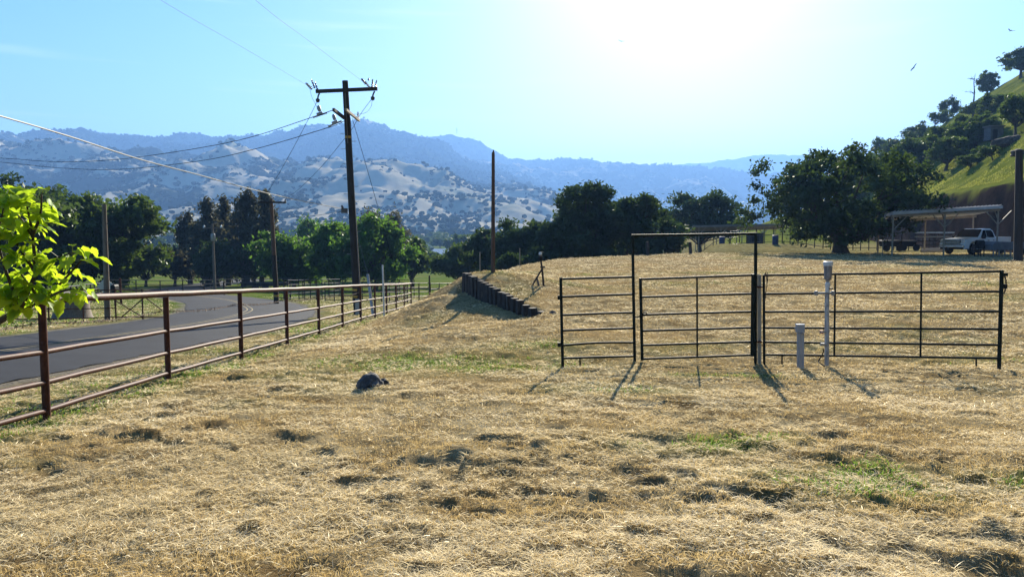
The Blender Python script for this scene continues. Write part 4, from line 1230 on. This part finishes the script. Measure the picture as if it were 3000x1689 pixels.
m = MB().lathe(at(1583, 762, D), [(.045, 0), (.06, .03), (.06, .12), (.04, .15)], 12); m.build('sensor_head', MT['black'], tp)
MB().lathe(at(1583, 746, D), [(.05, 0), (.055, .03), (.05, .06), (.03, .085)], 12).build('cap', MT['white_pvc'], tp)
stick('stake', 'short grey stake leaning beside the braced post', 1588, 815, D - .2, .035, 'pole_grey', u0=1573)
# ------------------------------------------------------------------ corral panels and far fences
def corral_panel(label, a, b, h=1.35, rails=5, posts=2, group=None, mat='dark_pipe', name='corral_fence', cat='fence', r=.028, step=None):
    a = Vector(a); b = Vector(b)
    root = thing(name, label, cat, (a.x, a.y, gz(a.x, a.y)), group)
    L = (b - a).length; n = step or posts
    ps = []
    for k in range(n):
        q = a.lerp(b, k / (n - 1)); z = gz(q.x, q.y); ps.append(Vector((q.x, q.y, z)))
        MB().path([(q.x, q.y, z - .2), (q.x, q.y, z + h + .02)], r * 1.25, 7).build('post', MT[mat], root)
    for j in range(rails):
        hh = h * (j + .35) / (rails - .65)
        MB().path([p + Vector((0, 0, hh)) for p in ps], r * .85, 6).build('rail', MT[mat], root)
    return root
ends = [(-12.6, 51), (-10.6, 50.4), (-8.6, 49.8), (-6.9, 49.2)]
GP = 'corral panels behind the big pole'
desc = ['corral panel left of the big utility pole, first beside the green trees', 'corral panel directly behind the big utility pole', 'corral panel just right of the big utility pole, behind the end of the rusty fence']
for i in range(3): corral_panel(desc[i], ends[i], ends[i + 1], 1.3, 5, 4, GP)
corral_panel('long corral run rising from the end of the rusty fence to the tall dark post', (-8.0, 47), (-5.4, 50), 1.25, 5, 5, GP)
corral_panel('corral run right of the tall dark post, low against the mound', (-5.4, 50), (-4.0, 54), 1.2, 4, 4, GP)
corral_panel('far corral run behind the nearer panels, under the fresh green trees', (-14.5, 60), (-7.5, 58), 1.4, 5, 7, GP)
corral_panel('corral gate panel in front of the fresh green spreading tree', (-15.2, 54), (-13.3, 53), 1.45, 6, 5, GP)
corral_panel('dark narrow corral chute left of the gate panel', (-17.0, 55), (-16.0, 54.6), 1.5, 5, 3, GP, r=.05)
corral_panel('corral run going away right of the pole with a single crossarm', (-16, 54), (-15, 66), 1.4, 5, 5, GP)
stick('field_post', 'tall dark post standing up in the corral right of the rusty fence end', 1258, 806, 50, .055, 'dark_pipe')
# pasture fence beyond the road, far bend
corral_panel('low wire fence with thin stakes on the dry verge beyond the road bend', (-27, 80), (-16.5, 64), .9, 3, 12, None, name='wire_fence', cat='fence', r=.015)
corral_panel('dark roadside rail fence running away beside the road on the left', (-21.3, 36), (-33, 62), 1.2, 4, 12, None, name='rail_fence', cat='fence', r=.035)
corral_panel('brown rail fence crossing the lawn far behind the road sign', (-35, 66), (-26, 84), 1.3, 4, 9, None, name='rail_fence', cat='fence', r=.04)
# left fence across the road with a braced gate
corral_panel('thin pipe fence on the green lawn across the road, behind the rusty fence', (-19.8, 24.0), (-15.0, 28.6), 1.15, 4, 7, None, name='pipe_fence', cat='fence', r=.022, mat='rust')
g0, g1 = Vector((-15.0, 28.6, 0)), Vector((-13.6, 29.9, 0))
z0, z1 = gz(g0.x, g0.y), gz(g1.x, g1.y)
bg = thing('farm_gate', 'pipe gate with crossing diagonal braces across the road behind the rusty fence', 'gate', (g0.x, g0.y, z0))
A0, A1 = Vector((g0.x, g0.y, z0)), Vector((g1.x, g1.y, z1)); B = (A1 - A0)
for k in (0, .5, 1): MB().path([A0 + B * k + Vector((0, 0, -.1)), A0 + B * k + Vector((0, 0, 1.2))], .03, 7).build('upright', MT['rust'], bg)
for h in (.12, 1.15): MB().path([A0 + Vector((0, 0, h)), A1 + Vector((0, 0, h))], .024, 7).build('rail', MT['rust'], bg)
MB().path([A0 + Vector((0, 0, .75)), A0 + B * .5 + Vector((0, 0, .12))], .022, 7).build('brace', MT['rust'], bg)
MB().path([A0 + B * .1 + Vector((0, 0, .12)), A0 + B * .55 + Vector((0, 0, .9))], .022, 7).build('brace', MT['rust'], bg)
MB().path([A0 + B * .55 + Vector((0, 0, .9)), A0 + B + Vector((0, 0, .2))], .022, 7).build('brace', MT['rust'], bg)
# diamond sign seen from behind
D = 44; c = at(310, 838, D); zb = gz(c.x, D)
sg = thing('road_sign', 'bare grey back of a diamond road sign behind the weathered pole', 'sign', (c.x, D, zb))
M = Matrix.Rotation(PI / 4, 3, 'Y'); MB().box(c, (.74, .012, .74), M=M).build('plate', MT['sign'], sg, smooth=False, bevel=.004)
MB().beam((c.x, D + .04, zb - .3), (c.x, D + .04, c.z + .5), .05, .05).build('post', MT['grey_metal'], sg, smooth=False)
# dark stump, mailbox, small things across the road
D = 30; x = xat(205, D); z = gz(x, D)
o = MB().lathe((x, D, z), [(.85, -.1), (.72, .1), (.64, .4), (.63, 1.0), (.58, 1.05)], 16).build('tree_stump', MT['pole_grey'], None, loc=(x, D, z)); tag(o, 'wide dark stump on the lawn across the road, behind the rusty fence', 'stump')
D = 44; x = xat(333, D); z = gz(x, D)
mb_ = thing('mailbox', 'small black mailbox beside the diamond road sign', 'mailbox', (x, D, z))
MB().beam((x, D, z - .2), (x, D, z + .95), .09, .09).build('post', MT['timber'], mb_, smooth=False)
pr = [(-.14, 0), (.14, 0)] + [(.14 * math.cos(w), .16 + .14 * math.sin(w)) for w in np.linspace(0, PI, 9)]
MB().prism(pr, -.22, .22).xform(Matrix.Translation((x, D, z + .95))).build('box', MT['black'], mb_)
stick('field_post', 'dark post on the dry verge right of the small transformer pole', 655, 825, 66, .07, 'timber')
stick('field_post', 'rusty gate post with a pale top beside the diamond road sign', 351, 815, 46, .07, 'rust')
# dark flatbed under the trees by the far pens, white roofs in the valley
x, y = xat(780, 84), 84; z = gz(x, y)
tr = thing('farm_trailer', 'long dark flatbed trailer parked under the trees behind the second pole', 'trailer', (x, y, z))
MB().box((x, y, z + .75), (4.6, 1.8, .35)).build('bed', MT['timber'], tr, smooth=False)
MB().box((x - 2.2, y, z + 1.2), (.12, 1.8, .8)).build('headboard', MT['timber'], tr, smooth=False)
for s in (-1.0, .1):
    MB().lathe((x + s, y - .8, z + .38), [(.2, -.1), (.38, -.1), (.38, .1), (.2, .1)], 14, Matrix.Rotation(PI / 2, 3, 'X')).build('wheel', MT['black'], tr)
def house(label, u, d, w, dp, h, rot, vroof='roof'):
    x = xat(u, d); z = gz(x, d)
    hs = thing('house', label, 'house', (x, d, z), 'houses far off in the valley')
    M = Matrix.Translation((x, d, z)) @ Matrix.Rotation(rot, 4, 'Z')
    MB().box((0, 0, h / 2), (w, dp, h)).xform(M).build('wall', MT['shed'], hs, smooth=False)
    pr = [(-w / 2 - .4, h), (w / 2 + .4, h), (0, h + w * .22)]
    MB().prism(pr, -dp / 2 - .4, dp / 2 + .4).xform(M).build('roof', MT['white_pvc'], hs, smooth=False)
    for s in (-.25, .2): MB().box((w * s, -dp / 2 - .03, h * .55), (1.2, .08, 1.1)).xform(M).build('window', MT['glass'], hs, smooth=False)
house('small far house with a pale roof in the valley right of the grey eucalyptus', 1232, 420, 12, 9, 3.5, .9)
house('far pale roofed house among trees in the middle of the valley gap', 1338, 520, 14, 9, 3.5, 1.4)
house('far house low in the valley gap just left of the lone brown pole', 1300, 300, 10, 8, 3, 1.1)

# ------------------------------------------------------------------ far right: corral, shelter, carport, truck
GR = 'pipe fence runs at the foot of the hill'
P0 = [(xat(2050, 96), 96), (xat(2170, 95), 95), (xat(2290, 93), 93), (xat(2400, 90), 90), (xat(2520, 84), 84), (xat(2640, 78), 78), (xat(2730, 74), 74)]
P0 = [(x, min(y, 70.6 if x > 30 else y)) for x, y in P0]
P0 = [(xat(u, d), d) for u, d in ((2040, 84), (2165, 80), (2290, 76), (2410, 72.5), (2520, 70.8), (2640, 70.5), (2740, 70.5))]
dd = ['run of dark pipe corral at the left end under the long shelter', 'run of dark pipe corral left of the big field oak, by a blue barrel', 'run of dark pipe corral just left of the oak trunk', 'run of dark pipe corral right behind the oak trunk', 'run of dark pipe corral right of the oak trunk', 'run of dark pipe corral under the carport roof']
for i in range(6): corral_panel(dd[i], P0[i], P0[i + 1], 1.6, 3, 6, GR, name='corral_fence', cat='fence', r=.035)
def barrel(u, d, lab):
    x = xat(u, d); z = gz(x, d)
    o = MB().lathe((x, d, z), [(.27, 0), (.29, .02), (.29, .28), (.305, .30), (.29, .32), (.29, .58), (.305, .60), (.29, .62), (.29, .88), (.26, .9)], 16).build('barrel', MT['blue'], None, loc=(x, d, z))
    tag(o, lab, 'barrel', 'blue barrels by the corral')
barrel(2114, 79, 'blue barrel at the corral under the long shelter, leftmost'); barrel(2270, 74.5, 'blue barrel by the corral left of the big oak trunk'); barrel(2634, 69.5, 'blue barrel in the shade under the carport roof')

sh = thing('shelter', 'long low metal roofed animal shelter behind the corral left of the big oak', 'shelter', (xat(2150, 92), 92, gz(xat(2150, 92), 92)))
a = at(2030, 666, 88); b_ = at(2300, 660, 88)
m = MB()
vs = [a, b_, b_ + Vector((1.0, 5.5, -.45)), a + Vector((1.0, 5.5, -.45))]
m.add([tuple(q) for q in vs] + [tuple(q + Vector((0, 0, .22))) for q in vs], [(3, 2, 1, 0), (4, 5, 6, 7), (0, 1, 5, 4), (1, 2, 6, 5), (2, 3, 7, 6), (3, 0, 4, 7)])
m.build('roof', MT['roof'], sh, smooth=False)
for k in (.06, .30, .53, .76, .97):
    for q in (a.lerp(b_, k) + Vector((.1, .15, 0)), a.lerp(b_, k) + Vector((1.0, 5.3, -.42))):
        MB().beam((q.x, q.y, gz(q.x, q.y) - .2), tuple(q), .08, .08).build('post', MT['beam'], sh, smooth=False)
    q = a.lerp(b_, k) + Vector((.1, .15, 0))
    for s in (-1, 1): MB().beam(q + Vector((0, 0, -.9)), q + Vector((s * .8, 0, -.02)), .07, .07).build('brace', MT['beam'], sh, smooth=False)
# dark stall boxes under shelter
x, y = xat(2210, 86), 86
st = thing('stall_box', 'dark wooden stall under the right end of the long shelter', 'stall', (x, y, gz(x, y)))
MB().box((x, y, gz(x, y) + .8), (1.5, 1.5, 1.7)).build('wall', MT['timber'], st, smooth=False)
MB().box((x - .2, y - .77, gz(x, y) + .7), (.7, .06, 1.3)).build('door', MT['black'], st, smooth=False)

# carport
DC = 55.5
cp = thing('carport', 'open carport with a flat pale metal roof on braced posts, over the pickup', 'carport', (xat(2780, DC), DC, gz(xat(2780, DC), DC)))
a = at(2617, 629, DC); b_ = at(2938, 610, DC - 1)
bk = Vector((1.9, 6.5, -.35))
vs = [a, b_, b_ + bk, a + bk]
m = MB().add([tuple(q) for q in vs] + [tuple(q + Vector((0, 0, .2))) for q in vs], [(3, 2, 1, 0), (4, 5, 6, 7), (0, 1, 5, 4), (1, 2, 6, 5), (2, 3, 7, 6), (3, 0, 4, 7)])
for k in range(30):
    q0 = a.lerp(b_, (k + .5) / 30) + Vector((0, -.03, .27)); m.beam(q0, q0 + bk, .06, .04)
m.build('roof', MT['carport_roof'], cp, smooth=False)
MB().beam(a + Vector((0, .3, -.1)), b_ + Vector((0, .3, -.1)), .08, .16).build('purlin', MT['beam'], cp, smooth=False)
MB().beam(a + bk + Vector((0, -.3, -.1)), b_ + bk + Vector((0, -.3, -.1)), .08, .16).build('purlin', MT['beam'], cp, smooth=False)
for k in (.02, .5, .985):
    for back in (0, 1):
        q = a.lerp(b_, k) + (bk * .96 if back else Vector((0, .3, 0))); q.z -= .15
        g = gz(q.x, q.y)
        MB().beam((q.x, q.y, g - .3), tuple(q), .085, .085).build('post', MT['beam'], cp, smooth=False)
        for s in (-1, 1):
            if back or (k < .1 and s < 0): continue
            MB().beam(q + Vector((0, 0, -1.0)), q + Vector((s * .95, 0, .0)), .05, .06).build('brace', MT['beam'], cp, smooth=False)
        if not back: MB().beam(q + Vector((0, 0, -.6)), q + Vector((.2, .7, .0)), .07, .08).build('brace', MT['beam'], cp, smooth=False)

# pickup
def pickup():
    DT = 58.5
    x = xat(2856, DT) ; z = gz(x, DT)
    root = thing('pickup_truck', 'white crew cab pickup parked under the carport, facing left', 'pickup', (x, DT, z))
    M = Matrix.Translation((x, DT, z + .02)) @ Matrix.Rotation(math.radians(28), 4, 'Z')
    # local: front at -x, width along y (near side is -y)
    def arch(cx, r, n=8): return [(cx - r * math.cos(w), .48 + r * math.sin(w)) for w in np.linspace(0, PI, n)]
    W2 = .98
    low = [(-2.95, .42), (-2.42, .42)] + arch(-1.92, .50)[0:] + [(-1.40, .40), (1.30, .40)] + arch(1.82, .50) + [(2.35, .45), (2.92, .52), (2.95, 1.02), (2.93, 1.30), (.98, 1.30), (.95, 1.22), (-1.20, 1.22), (-2.72, 1.14), (-2.90, 1.02), (-2.97, .72)]
    MB().prism(low, -W2, W2).xform(M).build('body', MT['truck'], root, smooth=False, bevel=.035)
    # cab, tapered
    def loft(p0, p1, ins): # two outlines with inset roof
        vs = [Vector((a, -W2 + .02, b)) for a, b in p0] + [Vector((a, W2 - .02, b)) for a, b in p0]
        return vs
    c0 = [(-1.30, 1.20), (.98, 1.20), (.98, 1.28), (.80, 1.78), (.55, 1.92), (-.15, 1.94), (-.45, 1.88), (-1.22, 1.26)]
    ins = [0, 0, .02, .16, .22, .22, .20, .04]
    vs = [Vector((a, -W2 + .03 + i, b)) for (a, b), i in zip(c0, ins)] + [Vector((a, W2 - .03 - i, b)) for (a, b), i in zip(c0, ins)]
    n = len(c0)
    cab = MB().add(vs, [tuple(range(n)), tuple(reversed(range(n, 2 * n)))] + [(k, n + k, n + (k + 1) % n, (k + 1) % n) for k in range(n)])
    cab.xform(M).build('cab', MT['truck'], root, smooth=False, bevel=.03)
    def sidept(a, b, s):
        i = .03 + .19 * (b - 1.25) / .63 * .95
        return Vector((a, s * (W2 - i + .012), b))
    for s in (-1, 1):
        for poly in ([(-.95, 1.28), (-.22, 1.28), (-.22, 1.82), (-.46, 1.80)], [(-.14, 1.28), (.78, 1.28), (.66, 1.70), (.48, 1.82), (-.14, 1.82)]):
            w = [sidept(a, b, s) for a, b in poly]; w2 = [q - Vector((0, s * .03, 0)) for q in w]; k = len(w)
            fs = [tuple(range(k)), tuple(reversed(range(k, 2 * k)))] + [(j, (j + 1) % k, k + (j + 1) % k, k + j) for j in range(k)]
            MB().add(w + w2, fs).xform(M).build('side_window', MT['glass'], root, smooth=False)
        MB().box((-.02, s * (W2 + .004), 1.05), (.20, .03, .035)).xform(M).build('door_handle', MT['black'], root, smooth=False)
        MB().box((.62, s * (W2 + .004), 1.05), (.16, .03, .035)).xform(M).build('door_handle', MT['black'], root, smooth=False)
        m = MB().box((-.92, s * (W2 + .17), 1.30), (.16, .20, .24)); m.box((-.90, s * (W2 + .03), 1.24), (.06, .16, .05)); m.xform(M).build('wing_mirror', MT['black'], root, smooth=False, bevel=.02)
        hl = MB().box((-2.93, s * .80, .95), (.10, .28, .24)).xform(M).build('headlight', MT['chrome'], root, smooth=False, bevel=.02)
        MB().box((2.94, s * .88, 1.08), (.06, .14, .36)).xform(M).build('tail_light', MT['red'], root, smooth=False)
        for cx in (-1.92, 1.82):
            Rm = Matrix.Rotation(PI / 2, 3, 'X')
            wh = MB().lathe((cx, s * .86, .40), [(.24, -.13), (.36, -.13), (.40, -.09), (.40, .09), (.36, .13), (.24, .13)], 22, Rm).xform(M).build('wheel', MT['black'], root)
            rm = MB().lathe((cx, s * .93, .40), [(.05, -.06), (.25, -.06), (.25, .06), (.20, .06), (.07, .04)], 18, Rm)
            for k in range(6):
                w = k * PI / 3; rm.beam((cx, s * .985, .40), (cx + .22 * math.cos(w), s * .985, .40 + .22 * math.sin(w)), .05, .05)
            rm.xform(M).build('rim', MT['chrome'], wh)
    # windscreen, grille, bumpers, bed
    vs = [Vector((-1.20, -.86, 1.29)), Vector((-1.20, .86, 1.29)), Vector((-.51, .72, 1.86)), Vector((-.51, -.72, 1.86))]
    nrm = Vector((-.62, 0, .78)) * .03
    MB().add([v + nrm for v in vs] + vs, [(0, 1, 2, 3), (7, 6, 5, 4), (0, 4, 5, 1), (1, 5, 6, 2), (2, 6, 7, 3), (3, 7, 4, 0)]).xform(M).build('windscreen', MT['glass'], root, smooth=False)
    gr = MB().box((-2.96, 0, .93), (.08, 1.26, .32)).xform(M).build('grille', MT['black'], root, smooth=False)
    for zz in (.84, .94, 1.04): MB().box((-3.005, 0, zz), (.03, 1.22, .045)).xform(M).build('grille_bar', MT['chrome'], gr, smooth=False)
    MB().box((-3.0, 0, .62), (.22, 1.9, .24)).xform(M).build('front_bumper', MT['chrome'], root, smooth=False, bevel=.05)
    MB().box((-3.0, 0, .44), (.14, 1.7, .14)).xform(M).build('air_dam', MT['black'], root, smooth=False)
    MB().box((-3.12, 0, .62), (.012, .32, .15)).xform(M).build('number_plate', MT['white_pvc'], root, smooth=False)
    MB().box((3.0, 0, .55), (.16, 1.8, .2)).xform(M).build('rear_bumper', MT['chrome'], root, smooth=False, bevel=.04)
    MB().box((1.96, 0, 1.302), (1.75, 1.66, .02)).xform(M).build('bed_liner', MT['black'], root, smooth=False)
pickup()

# clutter in the shade on the right
D = 55; x = xat(2835, D + 0) ; 
def box_thing(name, label, cat, u, d, w, dp, h, mat, extra=None, z0=0):
    x = xat(u, d); z = gz(x, d)
    r_ = thing(name, label, cat, (x, d, z))
    return r_, x, d, z
r_, x, y, z = box_thing('utility_trailer', 'dark panel sided trailer with a grey cover in front of the pickup bed', 'trailer', 2928, 53.5, 3, 1.5, 1.4, 'tarp')
pr = [(-1.1, .45), (1.2, .45), (1.2, 1.0), (-.8, 1.05), (-1.1, .85)]
MB().prism(pr, -.8, .8).xform(Matrix.Translation((x, y, z))).build('body', MT['tarp'], r_, smooth=False, bevel=.04)
for s in (-.9, -.5, -.1, .3): MB().box((x + s, y - .7, z + .3), (.07, .07, .6)).build('leg', MT['grey_metal'], r_, smooth=False)
MB().lathe((x + .8, y - .85, z + .33), [(.15, -.08), (.33, -.08), (.33, .08), (.15, .08)], 14, Matrix.Rotation(PI / 2, 3, 'X')).build('wheel', MT['black'], r_)
r_, x, y, z = box_thing('barbecue_grill', 'dark covered grill on legs beside the pickup door', 'grill', 2868, 53.5, 1, 1, 1, 'black')
MB().box((x, y, z + .75), (.5, .45, .4)).build('firebox', MT['black'], r_, smooth=False, bevel=.05)
MB().lathe((x - .25, y, z + .95), [(.2, 0), (.2, .5)], 12, Matrix.Rotation(PI / 2, 3, 'Y')).build('lid', MT['black'], r_)
for sx in (-.2, .2):
    for sy in (-.2, .2): MB().box((x + sx, y + sy, z + .25), (.05, .05, .5)).build('leg', MT['black'], r_, smooth=False)
D = 63; x = xat(2725, D); z = gz(x, D)
o = MB()
for k in range(5): o.path([(x - 1.0 + k * .1, D - .4 + k * .18, z + .1 + .1 * (k % 2)), (x + .7 + .12 * k, D + .1 * k - .3, z + .16 + .1 * (k % 2))], .12, 8)
o = o.build('log_pile', MT['wood_pale'], None, loc=(x, D, z)); tag(o, 'small pile of pale logs on the grass left of the pickup', 'log pile')
def cart(u, d, lab):
    x = xat(u, d); z = gz(x, d); r_ = thing('feed_cart', lab, 'cart', (x, d, z), 'dark carts in the shade by the bank')
    MB().prism([(-.7, .4), (.5, .4), (.7, .95), (-.8, .95)], -.5, .5).xform(Matrix.Translation((x, d, z))).build('tub', MT['black'], r_, smooth=False, bevel=.04)
    for s in (-.6, .55): MB().lathe((x + s, d - .6, z + .3), [(.1, -.06), (.3, -.06), (.3, .06), (.1, .06)], 12, Matrix.Rotation(PI / 2, 3, 'X')).build('wheel', MT['black'], r_)
    MB().path([(x + .65, d, z + .85), (x + 1.1, d, z + 1.0)], .04, 6).build('handle', MT['dark_pipe'], r_)
cart(2606, 66, 'dark feed cart in the shade behind the left carport post'); cart(2655, 69, 'dark feed cart further right under the carport roof')
r_ = thing('loading_rack', 'pale topped slatted rack leaning against the bank behind the pickup hood', 'rack', (xat(2735, 69.5), 69.5, gz(xat(2735, 69.5), 69.5)))
x = xat(2735, 69.5); z = gz(x, 69.5)
for k, mt in enumerate(('timber', 'timber', 'wood_pale', 'white_pvc')): MB().box((x, 69.5, z + .5 + .38 * k), (3.6, .06, .12)).build('rail', MT[mt], r_, smooth=False)
for s in (-1.7, 0, 1.7): MB().box((x + s, 69.57, z + .8), (.09, .08, 1.9)).build('post', MT['timber'], r_, smooth=False)

# ------------------------------------------------------------------ birds, mast
def bird(u, v, d, span, bank, lab):
    c = at(u, v, d)
    r_ = thing('bird', lab, 'bird', tuple(c), 'soaring birds')
    m = MB()
    # one closed body with swept wings
    M = Matrix.Translation(c) @ Matrix.Rotation(bank, 4, 'Y')
    m.path([(0, -.34, 0), (0, -.26, .01), (0, -.05, 0), (0, .2, 0), (0, .34, 0)], [.02, .045, .075, .05, .02], 8)
    for s in (-1, 1):
        prof = [(0, .12, .10), (.25, .16, .11), (.55, .10, .20), (.8, -.02, .16), (1.0, -.14, .03)]
        vs = []
        for k, ch_, off in prof:
            xx = s * span / 2 * k; zz = .18 * span / 2 * k * k + .02
            vs += [(xx, ch_ - .26, zz), (xx, ch_ + .05, zz + .015), (xx, ch_ - .26, zz - .012), (xx, ch_ + .05, zz - .006)]
        fs = []
        for k in range(4):
            i = k * 4; j = i + 4
            fs += [(i, i + 1, j + 1, j), (i + 2, j + 2, j + 3, i + 3), (i, j, j + 2, i + 2), (i + 1, i + 3, j + 3, j + 1)]
        fs += [(16, 17, 19, 18)]
        m.add(vs, fs)
    m.add([(-.08, .3, 0), (.08, .3, 0), (.14, .55, 0), (-.14, .55, 0), (-.08, .3, .015), (.08, .3, .015), (.14, .55, .01), (-.14, .55, .01)], [(3, 2, 1, 0), (4, 5, 6, 7), (0, 1, 5, 4), (2, 3, 7, 6), (1, 2, 6, 5), (3, 0, 4, 7)])
    m.xform(M).build('body', MT['feather'], r_)
bird(1820, 121, 190, 1.5, .2, 'small dark bird soaring in the pale sky above the centre')
bird(2676, 200, 110, 1.25, -.95, 'dark vulture banking steeply in the sky left of the hill')
bird(2962, 90, 170, 1.5, .25, 'tiny dark bird high in the sky near the right edge')
D = 5500; p = at(1338, 392, D)
o = MB().path([p, p + Vector((0, 0, 46))], [2.4, 1.6], 6); o.beam(p + Vector((-9, 0, 30)), p + Vector((9, 0, 30)), 2, 2)
o = o.build('radio_mast', MT['grey_metal'], None, loc=tuple(p)); tag(o, 'tiny radio mast on the farther mountain top', 'mast')
# ------------------------------------------------------------------ mown grass, straw and weeds
def strawmat(name, stops, trans, tf=.45):
    m, nt, out = nmat(name)
    f = mul(nt, attr(nt, 'tint'), .75)
    f = mul(nt, f, mul(nt, noise(nt, pos(nt), .9, 4), .45), 'ADD')
    col = ramp(nt, f, stops)
    d = N(nt, 'ShaderNodeBsdfDiffuse'); nt.links.new(col, d.inputs['Color'])
    t = N(nt, 'ShaderNodeBsdfTranslucent'); nt.links.new(mixc(nt, .5, col, trans), t.inputs['Color'])
    mx = N(nt, 'ShaderNodeMixShader'); mx.inputs[0].default_value = tf
    nt.links.new(d.outputs[0], mx.inputs[1]); nt.links.new(t.outputs[0], mx.inputs[2])
    g = N(nt, 'ShaderNodeBsdfGlossy'); g.inputs['Roughness'].default_value = .42; g.inputs['Color'].default_value = (.9, .82, .66, 1)
    m2 = N(nt, 'ShaderNodeMixShader'); m2.inputs[0].default_value = .07
    nt.links.new(mx.outputs[0], m2.inputs[1]); nt.links.new(g.outputs[0], m2.inputs[2])
    nt.links.new(m2.outputs[0], out.inputs['Surface'])
    return m

def scatter(n, r, y0, y1, margin=1.22, p=1.0):
    """points on the ground, thinning with distance from the viewpoint"""
    u = r.random(n)
    k = 1 - p
    y = np.exp(np.log(y0) + (np.log(y1) - np.log(y0)) * u ** 1.12)
    t = r.uniform(-.72, .72, n) * margin / 1.06
    return t * y, y

def blades(name, label, n, r, y0, y1, mat, L, Wd, lean, keep=None, cat='grass', up=0.0, curve=.5):
    x, y = scatter(n, r, y0, y1)
    d = road_dist(x, y)
    ok = (d > 3.5 + .5 * r.random(n))
    ok &= ~((np.abs(y - (20 + (0.8 - x) * 2.0)) < .25) & (y > 19.8) & (y < 24.8) & (x > -1.6) & (x < .9))
    if keep is not None: ok &= keep(x, y)
    x = x[ok]; y = y[ok]; n = len(x)
    z = ground(x, y) + up
    rr = np.hypot(x, y)
    sc = 1 + np.clip((rr - 6) / 14, 0, 3.0)
    cl = .55 + .9 * vnoise(x * 3.1, y * 3.1, 71)
    Ln = r.uniform(L[0], L[1], n) * cl * (1 + np.clip((rr - 8) / 40, 0, .6))
    Wn = r.uniform(Wd[0], Wd[1], n) * sc
    az = r.uniform(0, 2 * PI, n)
    le = np.clip(r.normal(lean[0], lean[1], n), .03, 1.5)      # angle from vertical
    H = np.stack([np.cos(az), np.sin(az), np.zeros(n)], -1)
    wd = r.normal(size=(n, 3)); wd[:, 2] *= .5
    dirv = H * np.sin(le)[:, None] + np.array([0, 0, 1.0]) * np.cos(le)[:, None]
    wd = np.cross(dirv, wd); wd /= np.linalg.norm(wd, axis=1)[:, None] + 1e-9
    side = wd * (Wn / 2)[:, None]
    p0 = np.stack([x, y, z], -1)
    bend = H * (curve * Ln * np.sin(le + .3))[:, None] - np.array([0, 0, .35]) * (curve * Ln * np.sin(le))[:, None]
    p1 = p0 + dirv * (Ln * .5)[:, None]
    p2 = p0 + dirv * (Ln * .85)[:, None] + bend * .55
    p2[:, 2] = np.maximum(p2[:, 2], z + .004); p1[:, 2] = np.maximum(p1[:, 2], z + .004)
    V = np.stack([p0 - side, p0 + side, p1 - side * .9, p1 + side * .9, p2], 1).reshape(-1, 3)
    b = np.arange(n)[:, None, None] * 5
    Fq = (b + np.array([[0, 1, 3], [0, 3, 2], [2, 3, 4]])[None]).reshape(-1, 3)
    t = np.clip(.5 * r.random(n) + .5 * vnoise(x * .8, y * .8, 72), 0, 1)
    o = np_mesh(name, V, Fq, mat, attrs={'tint': np.repeat(t, 5)})
    return tag(o, label, cat, kind='stuff')

STUB = strawmat('dry_stubble', [(.2, (.12, .08, .03)), (.5, (.36, .27, .125)), (.8, (.53, .42, .22)), (1.0, (.63, .54, .33))], (.68, .48, .18), .5)
STRAW = strawmat('mown_straw', [(.2, (.30, .225, .11)), (.55, (.62, .53, .34)), (.9, (.84, .77, .60))], (.88, .72, .42), .48)
WEED = strawmat('green_weed', [(.2, (.025, .05, .008)), (.6, (.07, .12, .018)), (1.0, (.14, .20, .04))], (.25, .42, .04), .5)
HILLG = strawmat('hill_grass', [(.2, (.05, .07, .012)), (.6, (.13, .15, .025)), (1.0, (.25, .23, .06))], (.38, .40, .06), .5)
r1 = np.random.default_rng(101)
not_hole = lambda x, y: (vnoise(x * 4.6, y * 6.0, 24) * (.55 + .6 * vnoise(x * .9, y * .9, 27)) < .61)
blades('dry_grass', 'short brown mown stubble covering the foreground field', 330000, r1, 3.0, 40, STUB, (.018, .05), (.0024, .0046), (.7, .45), keep=lambda x, y: not_hole(x, y) & (r1.random(len(x)) < .25 + 1.1 * vnoise(x * 1.7, y * 1.7, 73)))
blades('mown_straw', 'pale loose straw lying flat in drifts over the mown field', 420000, r1, 3.0, 62, STRAW, (.02, .085), (.0018, .0042), (1.25, .28), keep=lambda x, y: (r1.random(len(x)) < .10 + 1.25 * sstep((vnoise(x * 1.1 + 4, y * 1.9, 74) - .30) / .45)), up=.012, curve=.35)
blades('green_weed', 'patches of low green weeds scattered through the dry grass', 120000, r1, 3.0, 34, WEED, (.025, .07), (.005, .010), (.6, .4), keep=lambda x, y: (green_amount(x, y) > .30 + .4 * r1.random(len(x))))

# longer grass on the green slope
n = 90000
y = r1.uniform(55, 175, n); q = 28.3 + 38 * r1.random(n) ** 1.6; x = q + .262 * y
ok = vnoise(x * .3, y * .3, 75) + .5 * vnoise(x * 1.1, y * 1.1, 76) > .70
x, y = x[ok], y[ok]; n = len(x); z = ground(x, y)
L = r1.uniform(.08, .24, n); a = r1.uniform(0, 2 * PI, n); w = r1.uniform(.02, .05, n)
p = np.stack([x, y, z - .03], -1); sd = np.stack([np.cos(a), np.sin(a), 0 * a], -1) * w[:, None]
tp = p + np.stack([r1.normal(0, .35, n) * L, r1.normal(0, .35, n) * L, L], -1)
V = np.stack([p - sd, p + sd, tp], 1).reshape(-1, 3)
tag(np_mesh('hill_grass', V, np.arange(3 * n).reshape(-1, 3), HILLG, attrs={'tint': np.repeat(r1.random(n), 3)}), 'longer yellow green grass tufts on the slope above the cut bank', 'grass', kind='stuff')
